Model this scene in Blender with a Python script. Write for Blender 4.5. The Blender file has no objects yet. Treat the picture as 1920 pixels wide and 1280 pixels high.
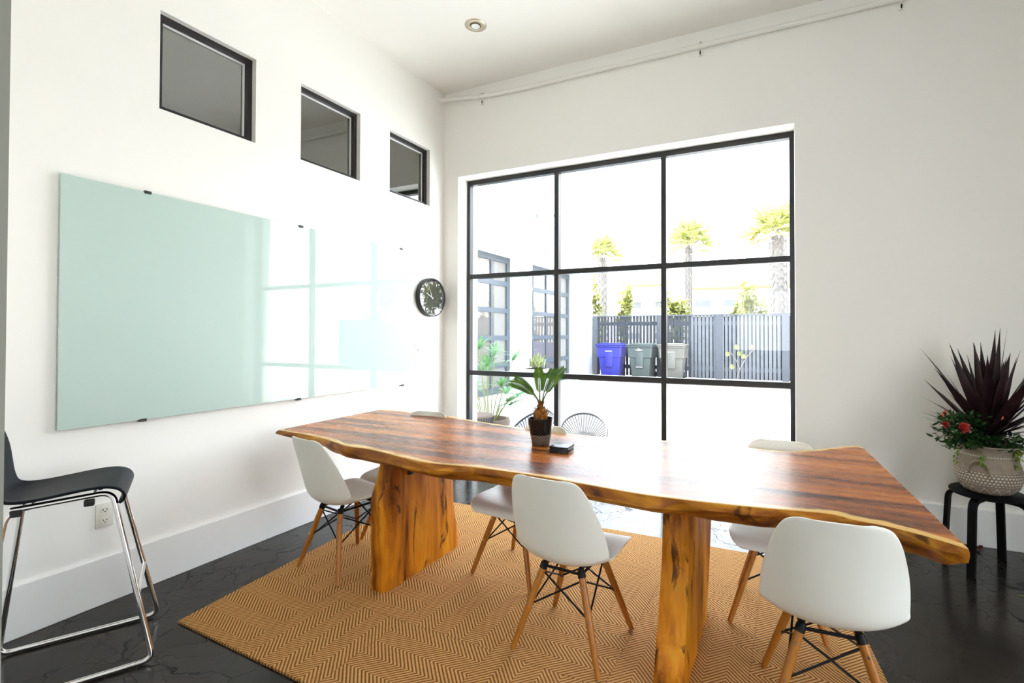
import bpy, bmesh, math, random
from mathutils import Vector, Matrix
R = math.radians
PI = math.pi
S = bpy.context.scene
COL = S.collection

# ------------------------------------------------------------------ camera
F_PX, PP_X, PP_Y = 924.61, 1037.686, 613.560          # measured on the 1920x1280 frame
YAW, PITCH, ROLL = 0.43616, 0.01292, 0.00124
CAM_AT = Vector((3.12333, -4.06459, 1.363))
fw = Vector((-math.sin(YAW)*math.cos(PITCH), math.cos(YAW)*math.cos(PITCH), math.sin(PITCH)))
rt = Vector((math.cos(YAW), math.sin(YAW), 0))
up = rt.cross(fw)
rt, up = math.cos(ROLL)*rt + math.sin(ROLL)*up, -math.sin(ROLL)*rt + math.cos(ROLL)*up
cd = bpy.data.cameras.new('camera')
cam = bpy.data.objects.new('camera', cd)
COL.objects.link(cam)
mw = Matrix((rt, up, -fw)).transposed().to_4x4()
mw.translation = CAM_AT
cam.matrix_world = mw
cd.sensor_fit = 'HORIZONTAL'
cd.sensor_width = 36
cd.lens = F_PX*36/1920
cd.shift_x = (960-PP_X)/1920
cd.shift_y = (PP_Y-640)/1920
cd.clip_start = 0.02
cd.clip_end = 500
S.camera = cam

# ------------------------------------------------------------------ sky, sun, exposure
S.view_settings.view_transform = 'Standard'
S.view_settings.look = 'None'
S.view_settings.gamma = 1
S.view_settings.use_curve_mapping = False
S.view_settings.exposure = 1.33
w = bpy.data.worlds.new('sky')
S.world = w
w.use_nodes = True
wn = w.node_tree
wn.nodes.clear()
wo = wn.nodes.new('ShaderNodeOutputWorld')
wb = wn.nodes.new('ShaderNodeBackground')
wr = wn.nodes.new('ShaderNodeValToRGB')
wx = wn.nodes.new('ShaderNodeSeparateXYZ')
wt = wn.nodes.new('ShaderNodeTexCoord')
wn.links.new(wt.outputs['Generated'], wx.inputs[0])
wn.links.new(wx.outputs['Z'], wr.inputs[0])
wn.links.new(wr.outputs[0], wb.inputs[0])
wn.links.new(wb.outputs[0], wo.inputs[0])
wr.color_ramp.elements[0].position = 0.0
wr.color_ramp.elements[0].color = (0.95, 0.975, 1.0, 1)
wr.color_ramp.elements[1].position = 0.75
wr.color_ramp.elements[1].color = (0.68, 0.84, 1.0, 1)
wb.inputs[1].default_value = 4.6

sun = bpy.data.lights.new('sun', 'SUN')
sun.energy = 13
sun.color = (1.0, 0.95, 0.86)
sun.angle = R(0.6)
so = bpy.data.objects.new('sun', sun)
COL.objects.link(so)
so.location = (-12, 4, 14)
so.rotation_euler = Vector((0.93, -0.05, -1.35)).to_track_quat('-Z', 'Y').to_euler()

S.cycles.max_bounces = 12
S.cycles.diffuse_bounces = 7
S.cycles.glossy_bounces = 5
S.cycles.transparent_max_bounces = 16
S.cycles.sample_clamp_indirect = 6
S.cycles.caustics_reflective = False
S.cycles.caustics_refractive = False
S.cycles.use_denoising = True

# ------------------------------------------------------------------ materials
class N:
    """small helper round one node tree"""
    def __init__(s, name):
        s.m = bpy.data.materials.new(name)
        s.m.use_nodes = True
        s.t = s.m.node_tree
        s.p = s.t.nodes['Principled BSDF']
        s.out = s.t.nodes['Material Output']
    def n(s, kind, **kw):
        x = s.t.nodes.new('ShaderNode'+kind)
        for k, v in kw.items():
            setattr(x, k, v)
        return x
    def l(s, a, b):
        s.t.links.new(a, b)
    def val(s, sock, v):
        if hasattr(v, 'links'):
            s.l(v, sock)
        else:
            sock.default_value = v
    def math(s, op, a, b=None, c=None):
        x = s.n('Math', operation=op)
        s.val(x.inputs[0], a)
        if b is not None: s.val(x.inputs[1], b)
        if c is not None: s.val(x.inputs[2], c)
        return x.outputs[0]
    def mix(s, f, a, b):
        x = s.n('Mix', data_type='RGBA')
        s.val(x.inputs[0], f)
        for i, c in ((6, a), (7, b)):
            s.val(x.inputs[i], c if hasattr(c, 'links') else tuple(c)+(1,) if len(c) == 3 else c)
        return x.outputs[2]
    def obj(s, scale=(1, 1, 1), rot=(0, 0, 0)):
        tc = s.n('TexCoord')
        mp = s.n('Mapping')
        mp.inputs['Scale'].default_value = scale
        mp.inputs['Rotation'].default_value = rot
        s.l(tc.outputs['Object'], mp.inputs[0])
        return mp.outputs[0]
    def noise(s, vec, scale=5, detail=3, rough=0.5, dist=0):
        x = s.n('TexNoise')
        s.l(vec, x.inputs['Vector'])
        x.inputs['Scale'].default_value = scale
        x.inputs['Detail'].default_value = detail
        x.inputs['Roughness'].default_value = rough
        x.inputs['Distortion'].default_value = dist
        return x.outputs[0]
    def ramp(s, f, stops):
        x = s.n('ValToRGB')
        s.l(f, x.inputs[0])
        e = x.color_ramp.elements
        while len(e) < len(stops): e.new(0.5)
        for i, (p, c) in enumerate(stops):
            e[i].position = p
            e[i].color = tuple(c)+(1,) if len(c) == 3 else c
        return x.outputs[0]
    def bump(s, h, strength=0.2, dist=0.01):
        b = s.n('Bump')
        b.inputs['Strength'].default_value = strength
        b.inputs['Distance'].default_value = dist
        s.l(h, b.inputs['Height'])
        s.l(b.outputs[0], s.p.inputs['Normal'])
    def set(s, color=None, rough=0.5, metal=0, spec=0.5, ior=1.45, coat=0, coat_rough=0.1, sheen=0):
        if color is not None: s.val(s.p.inputs['Base Color'], color if hasattr(color, 'links') else tuple(color)+(1,))
        s.val(s.p.inputs['Roughness'], rough)
        s.p.inputs['Metallic'].default_value = metal
        s.p.inputs['Specular IOR Level'].default_value = spec
        s.p.inputs['IOR'].default_value = ior
        s.p.inputs['Coat Weight'].default_value = coat
        s.p.inputs['Coat Roughness'].default_value = coat_rough
        s.p.inputs['Sheen Weight'].default_value = sheen
        return s.m

def plain(name, color, rough=0.5, metal=0, spec=0.5, vary=0.06, scale=8, **kw):
    n = N(name)
    v = n.noise(n.obj(), scale, 3)
    a = [c*(1-vary) for c in color]
    b = [min(1, c*(1+vary)) for c in color]
    return n.set(n.mix(v, a, b), rough, metal, spec, **kw)

def leafy(name, ca, cb, scale=9, trans=0.35, rough=0.45):
    n = N(name)
    v = n.noise(n.obj(), scale, 2)
    col = n.ramp(v, [(0.3, ca), (0.7, cb)])
    n.set(col, rough, 0, 0.4)
    tr = n.n('BsdfTranslucent')
    n.l(col, tr.inputs[0])
    mx = n.n('MixShader')
    mx.inputs[0].default_value = trans
    n.l(n.p.outputs[0], mx.inputs[1])
    n.l(tr.outputs[0], mx.inputs[2])
    n.l(mx.outputs[0], n.out.inputs[0])
    return n.m

def pane_glass(name, ior, tint=(1, 1, 1)):
    """clear pane: see-through with a Fresnel reflection"""
    n = N(name)
    n.t.nodes.remove(n.p)
    fr = n.n('Fresnel')
    fr.inputs[0].default_value = ior
    ge = n.n('NewGeometry')
    tr = n.n('BsdfTransparent')
    tr.inputs[0].default_value = tuple(tint)+(1,)
    gl = n.n('BsdfGlossy')
    gl.inputs['Roughness'].default_value = 0.0
    mx = n.n('MixShader')
    f = n.math('MULTIPLY', fr.outputs[0], n.math('SUBTRACT', 1.0, ge.outputs['Backfacing']))
    n.l(f, mx.inputs[0])
    n.l(tr.outputs[0], mx.inputs[1])
    n.l(gl.outputs[0], mx.inputs[2])
    n.l(mx.outputs[0], n.out.inputs[0])
    return n.m

M = {}
n = N('wall_paint')
nv = n.noise(n.obj(), 90, 2)
n.bump(nv, 0.03, 0.002)
M['wall'] = n.set(n.mix(n.noise(n.obj(), 1.3, 3), (0.86, 0.842, 0.80), (0.87, 0.853, 0.812)), 0.55, 0, 0.35)
M['ceiling'] = plain('ceiling_paint', (0.87, 0.852, 0.81), 0.7, 0, 0.2, 0.01, 2)
M['trim'] = plain('trim_paint', (0.85, 0.845, 0.83), 0.32, 0, 0.4, 0.01, 2)
M['jamb'] = plain('jamb_paint', (0.27, 0.27, 0.23), 0.6, 0, 0.2, 0.02, 2)
M['frame'] = plain('black_steel', (0.018, 0.017, 0.018), 0.38, 0, 0.5, 0.2, 20)
M['glass'] = pane_glass('window_glass', 1.40)
M['glass_dark'] = pane_glass('clerestory_glass', 3.6, (0.85, 0.9, 0.82))
M['room_dark'] = plain('dim_room_paint', (0.6, 0.62, 0.5), 0.8, 0, 0.1)

# polished concrete floor with hairline cracks
n = N('polished_concrete')
v = n.obj()
cl = n.noise(v, 1.1, 6, 0.6, 0.6)
fine = n.noise(v, 14, 5, 0.65)
base = n.mix(n.math('MULTIPLY_ADD', n.math('SUBTRACT', cl, 0.5), 2.2, 0.5), (0.008, 0.007, 0.006), (0.042, 0.035, 0.027))
base = n.mix(n.math('MULTIPLY', fine, 0.45), base, (0.004, 0.0037, 0.0033))
def cracks(scale, wd, off):
    dn = n.n('TexNoise'); dn.inputs['Scale'].default_value = 3.5; dn.inputs['Detail'].default_value = 5
    mp = n.obj((1, 1, 0))
    n.l(mp, dn.inputs['Vector'])
    ad = n.n('VectorMath', operation='MULTIPLY_ADD')
    n.l(dn.outputs['Color'], ad.inputs[0]); ad.inputs[1].default_value = (0.35, 0.35, 0); n.l(mp, ad.inputs[2])
    vo = n.n('TexVoronoi', feature='DISTANCE_TO_EDGE')
    n.l(ad.outputs[0], vo.inputs['Vector']); vo.inputs['Scale'].default_value = scale
    mask = n.noise(n.obj((1, 1, 0)), 0.9+off, 2)
    m = n.math('LESS_THAN', vo.outputs['Distance'], n.math('MULTIPLY', n.math('MAXIMUM', n.math('SUBTRACT', mask, 0.36), 0.0), wd))
    return m
ck = n.math('MAXIMUM', cracks(3.2, 0.030, 0.0), cracks(8.0, 0.055, 0.7))
base = n.mix(n.math('MULTIPLY', ck, 0.9), base, (0.002, 0.002, 0.002))
n.bump(n.math('SUBTRACT', n.math('MULTIPLY', fine, 0.3), ck), 0.12, 0.004)
M['floor'] = n.set(base, n.math('MULTIPLY_ADD', fine, 0.22, n.math('MULTIPLY_ADD', ck, 0.3, 0.06)), 0, 0.22, 1.5)

# woven rug: carpet tiles of herringbone, turned by quarter turns
n = N('herringbone_sisal')
tc = n.n('TexCoord')
sp = n.n('SeparateXYZ')
n.l(tc.outputs['Object'], sp.inputs[0])
TILE = 0.5
X, Y = sp.outputs[0], sp.outputs[1]
ti = n.math('FLOOR', n.math('DIVIDE', X, TILE))
tj = n.math('FLOOR', n.math('DIVIDE', Y, TILE))
par = n.math('MODULO', n.math('ADD', n.math('ABSOLUTE', ti), n.math('ABSOLUTE', tj)), 2.0)
def sel(a, b):
    return n.math('ADD', n.math('MULTIPLY', a, n.math('SUBTRACT', 1.0, par)), n.math('MULTIPLY', b, par))
U, V = sel(X, Y), sel(Y, X)
band = 0.5/6
tri = n.math('ABSOLUTE', n.math('SUBTRACT', n.math('FRACT', n.math('DIVIDE', U, band*2)), 0.5))
ph = n.math('DIVIDE', n.math('ADD', V, n.math('MULTIPLY', tri, band*2*1.05)), 0.0205)
st = n.math('ABSOLUTE', n.math('SUBTRACT', n.math('FRACT', ph), 0.5))
gr = n.noise(tc.outputs['Object'], 160, 2)
st2 = n.math('ADD', st, n.math('MULTIPLY', n.math('SUBTRACT', gr, 0.5), 0.25))
seam = n.math('MINIMUM', n.math('ABSOLUTE', n.math('SUBTRACT', n.math('FRACT', n.math('DIVIDE', X, TILE)), 0.5)), 1.0)
sy = n.math('ABSOLUTE', n.math('SUBTRACT', n.math('FRACT', n.math('DIVIDE', Y, TILE)), 0.5))
sm = n.math('GREATER_THAN', n.math('MAXIMUM', seam, sy), 0.4965)
col = n.ramp(st2, [(0.10, (0.10, 0.034, 0.009)), (0.24, (0.48, 0.230, 0.066)), (0.5, (0.69, 0.385, 0.150))])
col = n.mix(n.math('MULTIPLY', n.noise(tc.outputs['Object'], 2.2, 3), 0.35), col, (0.46, 0.23, 0.07))
col = n.mix(n.math('MULTIPLY', sm, 0.35), col, (0.10, 0.05, 0.02))
n.bump(st2, 0.5, 0.006)
M['rug'] = n.set(col, 0.85, 0, 0.15)

def wood(name, stops, vecscale, rot=(0, 0, 0), rough=0.3, coat=0.0, coat_rough=0.1, warp=0.6, sap=None, dark=None, fine_amt=0.35, spec=0.5):
    n = N(name)
    v = n.obj(vecscale, rot)
    a = n.noise(v, 1.0, 5, 0.55, warp)
    b = n.noise(n.obj(tuple(c*6 for c in vecscale), rot), 1.0, 3, 0.6, 0.2)
    f = n.math('ADD', n.math('MULTIPLY', a, 1-fine_amt*0.5), n.math('MULTIPLY', b, fine_amt*0.5))
    col = n.ramp(f, stops)
    if sap:
        at = n.n('Attribute', attribute_name='sap')
        nz = n.noise(n.obj((3, 3, 3)), 2.0, 3)
        q = n.math('ADD', at.outputs['Fac'], n.math('MULTIPLY', n.math('SUBTRACT', nz, 0.5), 0.8))
        mr = n.n('MapRange', interpolation_type='SMOOTHSTEP')
        n.l(q, mr.inputs[0]); mr.inputs[1].default_value = 0.66; mr.inputs[2].default_value = 0.80
        col = n.mix(mr.outputs[0], col, n.mix(b, sap[0], sap[1]))
    if dark:      # bark pockets and splits
        pv = n.noise(n.obj(dark[0], rot), 1.0, 4, 0.6, 1.2)
        mr = n.n('MapRange', interpolation_type='SMOOTHSTEP')
        n.l(pv, mr.inputs[0]); mr.inputs[1].default_value = dark[1]; mr.inputs[2].default_value = dark[1]+0.10
        col = n.mix(n.math('MULTIPLY', mr.outputs[0], 0.85), col, (0.030, 0.007, 0.002))
    n.bump(b, 0.06, 0.003)
    rough = n.math('MULTIPLY_ADD', b, 0.16, rough-0.08)
    return n.set(col, rough, 0, spec, 1.5, coat, coat_rough)

M['slab'] = wood('live_edge_top', [(0.30, (0.035, 0.009, 0.003)), (0.42, (0.14, 0.036, 0.008)), (0.52, (0.34, 0.092, 0.012)), (0.64, (0.50, 0.175, 0.025)), (0.75, (0.26, 0.07, 0.013))],
                 (0.55, 6.5, 6.5), rough=0.27, coat=0.0, warp=0.9, spec=0.14, sap=((0.72, 0.46, 0.16), (0.62, 0.36, 0.10)))
M['slab_edge'] = wood('live_edge_side', [(0.34, (0.05, 0.011, 0.002)), (0.46, (0.26, 0.075, 0.006)), (0.58, (0.48, 0.19, 0.014)), (0.72, (0.66, 0.36, 0.04))],
                      (2.2, 5.0, 9.0), rough=0.45, spec=0.25, warp=1.4, dark=((3.5, 6.0, 9.0), 0.60))
M['trunk_leg'] = wood('trunk_slab', [(0.33, (0.025, 0.006, 0.001)), (0.43, (0.32, 0.090, 0.005)), (0.55, (0.66, 0.235, 0.009)), (0.72, (0.80, 0.38, 0.025))],
                      (9.0, 6.5, 0.9), rough=0.5, spec=0.22, warp=0.9, dark=((12.0, 10.0, 2.6), 0.57))
M['dowel'] = wood('beech_dowel', [(0.3, (0.31, 0.10, 0.011)), (0.7, (0.45, 0.175, 0.024))], (30, 30, 2.5), rough=0.38)
M['shell'] = plain('white_moulded_plastic', (0.79, 0.785, 0.715), 0.38, 0, 0.5, 0.01)
M['wire'] = plain('black_wire', (0.005, 0.005, 0.005), 0.5, 0.0, 0.25, 0.1)
M['bolt'] = plain('steel_bolt', (0.55, 0.53, 0.5), 0.3, 1.0)
M['chrome'] = plain('chrome', (0.80, 0.79, 0.78), 0.07, 1.0, vary=0.01)
M['stool_seat'] = plain('black_stool_plastic', (0.005, 0.006, 0.010), 0.45, 0, 0.14, 0.1)
M['stool_black'] = plain('black_lacquer', (0.003, 0.003, 0.003), 0.5, 0, 0.12, 0.1)
M['nickel'] = plain('brushed_nickel', (0.62, 0.54, 0.42), 0.32, 0.85, vary=0.05)
M['lens'] = plain('frosted_lens', (0.82, 0.82, 0.82), 0.4)
M['dark_gap'] = plain('dark_gap', (0.10, 0.07, 0.04), 0.6)
M['pipe'] = plain('painted_conduit', (0.83, 0.815, 0.77), 0.45, 0, 0.4, 0.02)
M['clip'] = plain('dark_clip', (0.03, 0.03, 0.03), 0.4)
M['clip_clear'] = plain('clear_clip', (0.55, 0.56, 0.53), 0.3)
M['glassboard'] = plain('glass_board', (0.49, 0.61, 0.565), 0.02, 0, 0.5, 0.01, 1, ior=1.55)
M['glassboard_edge'] = plain('glass_board_edge', (0.62, 0.72, 0.66), 0.15)
M['clock_black'] = plain('clock_case', (0.012, 0.012, 0.013), 0.35, 0, 0.5, 0.1)
M['clock_face'] = plain('clock_face', (0.030, 0.032, 0.034), 0.6, 0, 0.2, 0.05)
M['clock_glass'] = pane_glass('clock_glass', 2.15)
M['white_ink'] = plain('white_ink', (0.85, 0.85, 0.85), 0.6)
M['plate'] = plain('cream_plate', (0.70, 0.68, 0.60), 0.35)
M['white_plate'] = plain('white_plate', (0.83, 0.82, 0.80), 0.35)
M['slot'] = plain('dark_slot', (0.02, 0.018, 0.015), 0.5)
M['soil'] = plain('potting_soil', (0.035, 0.016, 0.008), 0.95, 0, 0.1, 0.5, 60)
M['coaster'] = plain('black_slate', (0.010, 0.011, 0.014), 0.32, 0, 0.5, 0.3, 30)
M['stucco'] = plain('white_stucco', (0.80, 0.80, 0.79), 0.85, 0, 0.1, 0.02, 30)
M['metal_cap'] = plain('grey_coping', (0.16, 0.17, 0.19), 0.5)
M['garage_frame'] = plain('grey_blue_frame', (0.045, 0.055, 0.068), 0.5)
M['garage_glass'] = plain('garage_glass', (0.10, 0.09, 0.08), 0.04, 0, 0.9, 0.05, ior=1.7)
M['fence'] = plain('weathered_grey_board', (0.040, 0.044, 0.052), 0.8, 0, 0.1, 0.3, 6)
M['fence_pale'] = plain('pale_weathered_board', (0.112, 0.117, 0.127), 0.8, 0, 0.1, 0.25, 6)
M['fence_dark'] = plain('dark_gap_backing', (0.022, 0.025, 0.032), 0.8, 0, 0.1, 0.2, 6)
M['fence_post'] = plain('pale_grey_post', (0.075, 0.08, 0.09), 0.8, 0, 0.1, 0.1, 6)
M['bin_blue'] = plain('blue_bin_plastic', (0.030, 0.030, 0.24), 0.5, 0, 0.4, 0.1)
M['bin_green'] = plain('grey_green_bin_plastic', (0.062, 0.074, 0.070), 0.5, 0, 0.4, 0.1)
M['bin_tan'] = plain('grey_tan_bin_plastic', (0.105, 0.10, 0.085), 0.5, 0, 0.4, 0.1)
M['rubber'] = plain('black_rubber', (0.02, 0.02, 0.02), 0.8)
M['bin_mark'] = plain('white_print', (0.9, 0.9, 0.9), 0.6)
M['palm_leaf'] = leafy('palm_leaf', (0.18, 0.21, 0.055), (0.34, 0.33, 0.11))
M['palm_dry'] = leafy('dry_palm_leaf', (0.35, 0.22, 0.10), (0.46, 0.34, 0.18), trans=0.2)
M['palm_trunk'] = plain('palm_trunk', (0.17, 0.155, 0.145), 0.9, 0, 0.1, 0.3, 14)
M['hedge'] = leafy('hedge_leaf', (0.15, 0.185, 0.042), (0.34, 0.32, 0.09))
M['terracotta'] = plain('terracotta_roof', (0.26, 0.105, 0.06), 0.8, 0, 0.2, 0.15)
M['far_wall'] = plain('pale_render', (0.62, 0.58, 0.52), 0.9, 0, 0.1, 0.04)
M['far_glass'] = plain('far_window', (0.08, 0.085, 0.09), 0.2)
M['lady_leaf'] = leafy('lady_palm_leaf', (0.035, 0.12, 0.035), (0.10, 0.23, 0.075))
M['yellow_leaf'] = leafy('yellow_green_leaf', (0.17, 0.21, 0.075), (0.32, 0.33, 0.15))
M['wicker'] = plain('wicker', (0.11, 0.08, 0.065), 0.8, 0, 0.2, 0.3, 40)
M['cord'] = plain('grey_cord', (0.022, 0.019, 0.019), 0.6)
M['cord_blue'] = plain('blue_grey_cord', (0.018, 0.021, 0.028), 0.6)
M['planter_white'] = plain('white_planter', (0.78, 0.78, 0.78), 0.6)
M['powerline'] = plain('power_line', (0.02, 0.02, 0.025), 0.6)
M['concrete_out'] = plain('pale_concrete', (0.50, 0.50, 0.49), 0.9, 0, 0.1, 0.08, 3)
M['mulch'] = plain('mulch', (0.14, 0.12, 0.11), 0.95, 0, 0.05, 0.4, 20)
M['car_paint'] = plain('silver_car_paint', (0.30, 0.31, 0.32), 0.25, 0.3, coat=0.6)
M['car_glass'] = plain('car_window', (0.02, 0.022, 0.025), 0.06)
M['alloy'] = plain('alloy_wheel', (0.6, 0.6, 0.6), 0.3, 0.9)
M['sago_leaf'] = leafy('sago_leaf', (0.022, 0.080, 0.008), (0.105, 0.19, 0.020), 16, 0.22)
M['sago_stem'] = plain('sago_stem', (0.12, 0.13, 0.025), 0.5)
M['caudex'] = plain('shaggy_caudex', (0.33, 0.14, 0.035), 0.9, 0, 0.1, 0.5, 30)
M['caudex_dark'] = plain('shaggy_caudex_scales', (0.24, 0.095, 0.022), 0.9, 0, 0.1, 0.5, 40)
M['black_pot'] = plain('black_glazed_pot', (0.008, 0.0075, 0.0075), 0.22, 0, 0.5, 0.1)
n = N('cross_hatched_pot')
tc = n.n('TexCoord'); sp = n.n('SeparateXYZ'); n.l(tc.outputs['Object'], sp.inputs[0])
ang = n.math('MULTIPLY', n.math('ARCTAN2', sp.outputs[1], sp.outputs[0]), 20/(2*PI))
zz = n.math('MULTIPLY', sp.outputs[2], 75.0)
d1 = n.math('ABSOLUTE', n.math('SUBTRACT', n.math('FRACT', n.math('ADD', ang, zz)), 0.5))
d2 = n.math('ABSOLUTE', n.math('SUBTRACT', n.math('FRACT', n.math('SUBTRACT', ang, zz)), 0.5))
lw = n.math('LESS_THAN', n.math('MINIMUM', d1, d2), 0.085)
M['hatched_pot'] = n.set(n.mix(lw, (0.022, 0.015, 0.012), (0.34, 0.26, 0.20)), 0.45)
n = N('carved_stoneware')
tc = n.n('TexCoord'); sp = n.n('SeparateXYZ'); n.l(tc.outputs['Object'], sp.inputs[0])
Z = sp.outputs[2]
ang = n.math('MULTIPLY', n.math('ARCTAN2', sp.outputs[1], sp.outputs[0]), 1/(2*PI))
def cell(na, nz, off, rx):
    row = n.math('FLOOR', n.math('MULTIPLY', Z, nz))
    a = n.math('ADD', n.math('MULTIPLY', ang, na), n.math('MULTIPLY', row, off))
    fa = n.math('SUBTRACT', n.math('FRACT', a), 0.5)
    fz = n.math('SUBTRACT', n.math('FRACT', n.math('MULTIPLY', Z, nz)), 0.5)
    d = n.math('ADD', n.math('POWER', n.math('ABSOLUTE', n.math('MULTIPLY', fa, rx)), 2.0), n.math('POWER', n.math('ABSOLUTE', fz), 2.0))
    return n.math('LESS_THAN', d, 0.11)
def zone(a, b):
    return n.math('MULTIPLY', n.math('GREATER_THAN', Z, a), n.math('LESS_THAN', Z, b))
dots = n.math('MULTIPLY', cell(54, 58, 0.5, 1.0), zone(0.060, 0.130))
rowd = n.math('MULTIPLY', cell(60, 80, 0.0, 1.0), zone(0.2125, 0.225))
tri = n.math('ABSOLUTE', n.math('SUBTRACT', n.math('FRACT', n.math('MULTIPLY', ang, 16)), 0.5))
zg = n.math('ABSOLUTE', n.math('SUBTRACT', n.math('SUBTRACT', Z, 0.012), n.math('MULTIPLY', tri, 0.07)))
zig = n.math('MULTIPLY', n.math('LESS_THAN', zg, 0.003), zone(0.008, 0.055))
mark = n.math('MAXIMUM', n.math('MAXIMUM', dots, rowd), zig)
stone = n.mix(n.noise(n.obj(), 26, 5, 0.65), (0.16, 0.118, 0.083), (0.37, 0.31, 0.24))
stone = n.mix(n.math('MULTIPLY', mark, 0.75), stone, (0.62, 0.56, 0.46))
stone = n.mix(n.math('MULTIPLY', n.math('SUBTRACT', zone(0.055, 0.135), dots), 0.45), stone, (0.13, 0.09, 0.06))
n.bump(mark, 0.6, 0.004)
M['stoneware'] = n.set(stone, 0.8, 0, 0.2)
M['cordyline'] = leafy('cordyline_leaf', (0.012, 0.006, 0.007), (0.040, 0.016, 0.018), 12, 0.12, 0.35)
M['dark_leaf'] = leafy('dark_green_leaf', (0.010, 0.040, 0.008), (0.030, 0.085, 0.016), 20, 0.2, 0.35)
M['lime_leaf'] = leafy('lime_leaf', (0.10, 0.20, 0.02), (0.26, 0.33, 0.05), 20, 0.3)
M['petal'] = leafy('red_petal', (0.20, 0.003, 0.003), (0.34, 0.010, 0.006), 20, 0.15)
M['bud'] = plain('coral_bud', (0.48, 0.09, 0.05), 0.5)
M['dry_leaf'] = plain('dry_leaf', (0.10, 0.022, 0.012), 0.8, 0, 0.1, 0.4, 40)

# ------------------------------------------------------------------ building blocks
def tag(o, label=None, cat=None, group=None, kind=None):
    if label: o['label'] = label
    if cat: o['category'] = cat
    if group: o['group'] = group
    if kind: o['kind'] = kind
    return o

def thing(name, label, cat, loc=(0, 0, 0), rz=0.0, group=None):
    o = bpy.data.objects.new(name, None)
    o.empty_display_size = 0.1
    COL.objects.link(o)
    o.location = loc
    o.rotation_euler = (0, 0, rz)
    return tag(o, label, cat, group)

def build(name, bm, mats, parent=None, smooth=40, loc=None):
    bmesh.ops.recalc_face_normals(bm, faces=bm.faces)
    me = bpy.data.meshes.new(name)
    bm.to_mesh(me)
    bm.free()
    for m in (mats if isinstance(mats, (list, tuple)) else [mats]):
        me.materials.append(m)
    if smooth:
        for p in me.polygons: p.use_smooth = True
        me.set_sharp_from_angle(angle=R(smooth))
    o = bpy.data.objects.new(name, me)
    COL.objects.link(o)
    if parent: o.parent = parent
    if loc: o.location = loc
    return o

def struct(name, bm, m, parent=None, smooth=40):
    o = build(name, bm, m, parent, smooth)
    if not parent: o['kind'] = 'structure'
    return o

def box(bm, x0, y0, z0, x1, y1, z1, bevel=0, mat=0):
    v = [bm.verts.new(p) for p in ((x0, y0, z0), (x1, y0, z0), (x1, y1, z0), (x0, y1, z0), (x0, y0, z1), (x1, y0, z1), (x1, y1, z1), (x0, y1, z1))]
    fs = [bm.faces.new([v[i] for i in q]) for q in ((0, 3, 2, 1), (4, 5, 6, 7), (0, 1, 5, 4), (1, 2, 6, 5), (2, 3, 7, 6), (3, 0, 4, 7))]
    for f in fs: f.material_index = mat
    if bevel:
        es = list({e for f in fs for e in f.edges})
        bmesh.ops.bevel(bm, geom=es, offset=bevel, segments=2, profile=0.5, affect='EDGES')
    return bm

def frame_of(d):
    d = d.normalized()
    a = Vector((0, 0, 1)) if abs(d.z) < 0.9 else Vector((1, 0, 0))
    u = d.cross(a).normalized()
    return u, d.cross(u).normalized()

def tube(bm, pts, r, seg=10, closed=False, mat=0):
    """a round bar along pts; r is one radius or one per point"""
    pts = [Vector(p) for p in pts]
    k = len(pts)
    rs = r if isinstance(r, (list, tuple)) else [r]*k
    rings = []
    u = None
    for i, p in enumerate(pts):
        if closed: d = pts[(i+1) % k]-pts[i-1]
        else: d = pts[min(i+1, k-1)]-pts[max(i-1, 0)]
        d.normalize()
        if u is None: u, _ = frame_of(d)
        u = (u-d*u.dot(d)).normalized()
        v = d.cross(u)
        rings.append([bm.verts.new(p+(u*math.cos(2*PI*j/seg)+v*math.sin(2*PI*j/seg))*rs[i]) for j in range(seg)])
    m = k if closed else k-1
    for i in range(m):
        a, b = rings[i], rings[(i+1) % k]
        for j in range(seg):
            bm.faces.new((a[j], a[(j+1) % seg], b[(j+1) % seg], b[j])).material_index = mat
    if not closed:
        bm.faces.new(rings[0][::-1]).material_index = mat
        bm.faces.new(rings[-1]).material_index = mat
    return bm

def bend(pts, r=0.05, n=6):
    """round off the corners of a polyline"""
    pts = [Vector(p) for p in pts]
    out = [pts[0]]
    for i in range(1, len(pts)-1):
        a, b, c = pts[i-1], pts[i], pts[i+1]
        ra = min(r, (a-b).length*0.49, (c-b).length*0.49)
        p, q = b+(a-b).normalized()*ra, b+(c-b).normalized()*ra
        for k in range(n+1):
            t = k/n
            out.append(p*(1-t)**2+b*2*t*(1-t)+q*t*t)
    out.append(pts[-1])
    return out

def lathe(bm, prof, seg=40, c=(0, 0, 0), mat=0, wob=None):
    rings = []
    for r, z in prof:
        ring = []
        for j in range(seg):
            a = 2*PI*j/seg
            rr = r*(1+(wob(a, z) if wob else 0))
            ring.append(bm.verts.new((c[0]+rr*math.cos(a), c[1]+rr*math.sin(a), c[2]+z)))
        rings.append(ring)
    for a, b in zip(rings, rings[1:]):
        for j in range(seg):
            bm.faces.new((a[j], a[(j+1) % seg], b[(j+1) % seg], b[j])).material_index = mat
    bm.faces.new(rings[0][::-1]).material_index = mat
    bm.faces.new(rings[-1]).material_index = mat
    return bm

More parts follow.
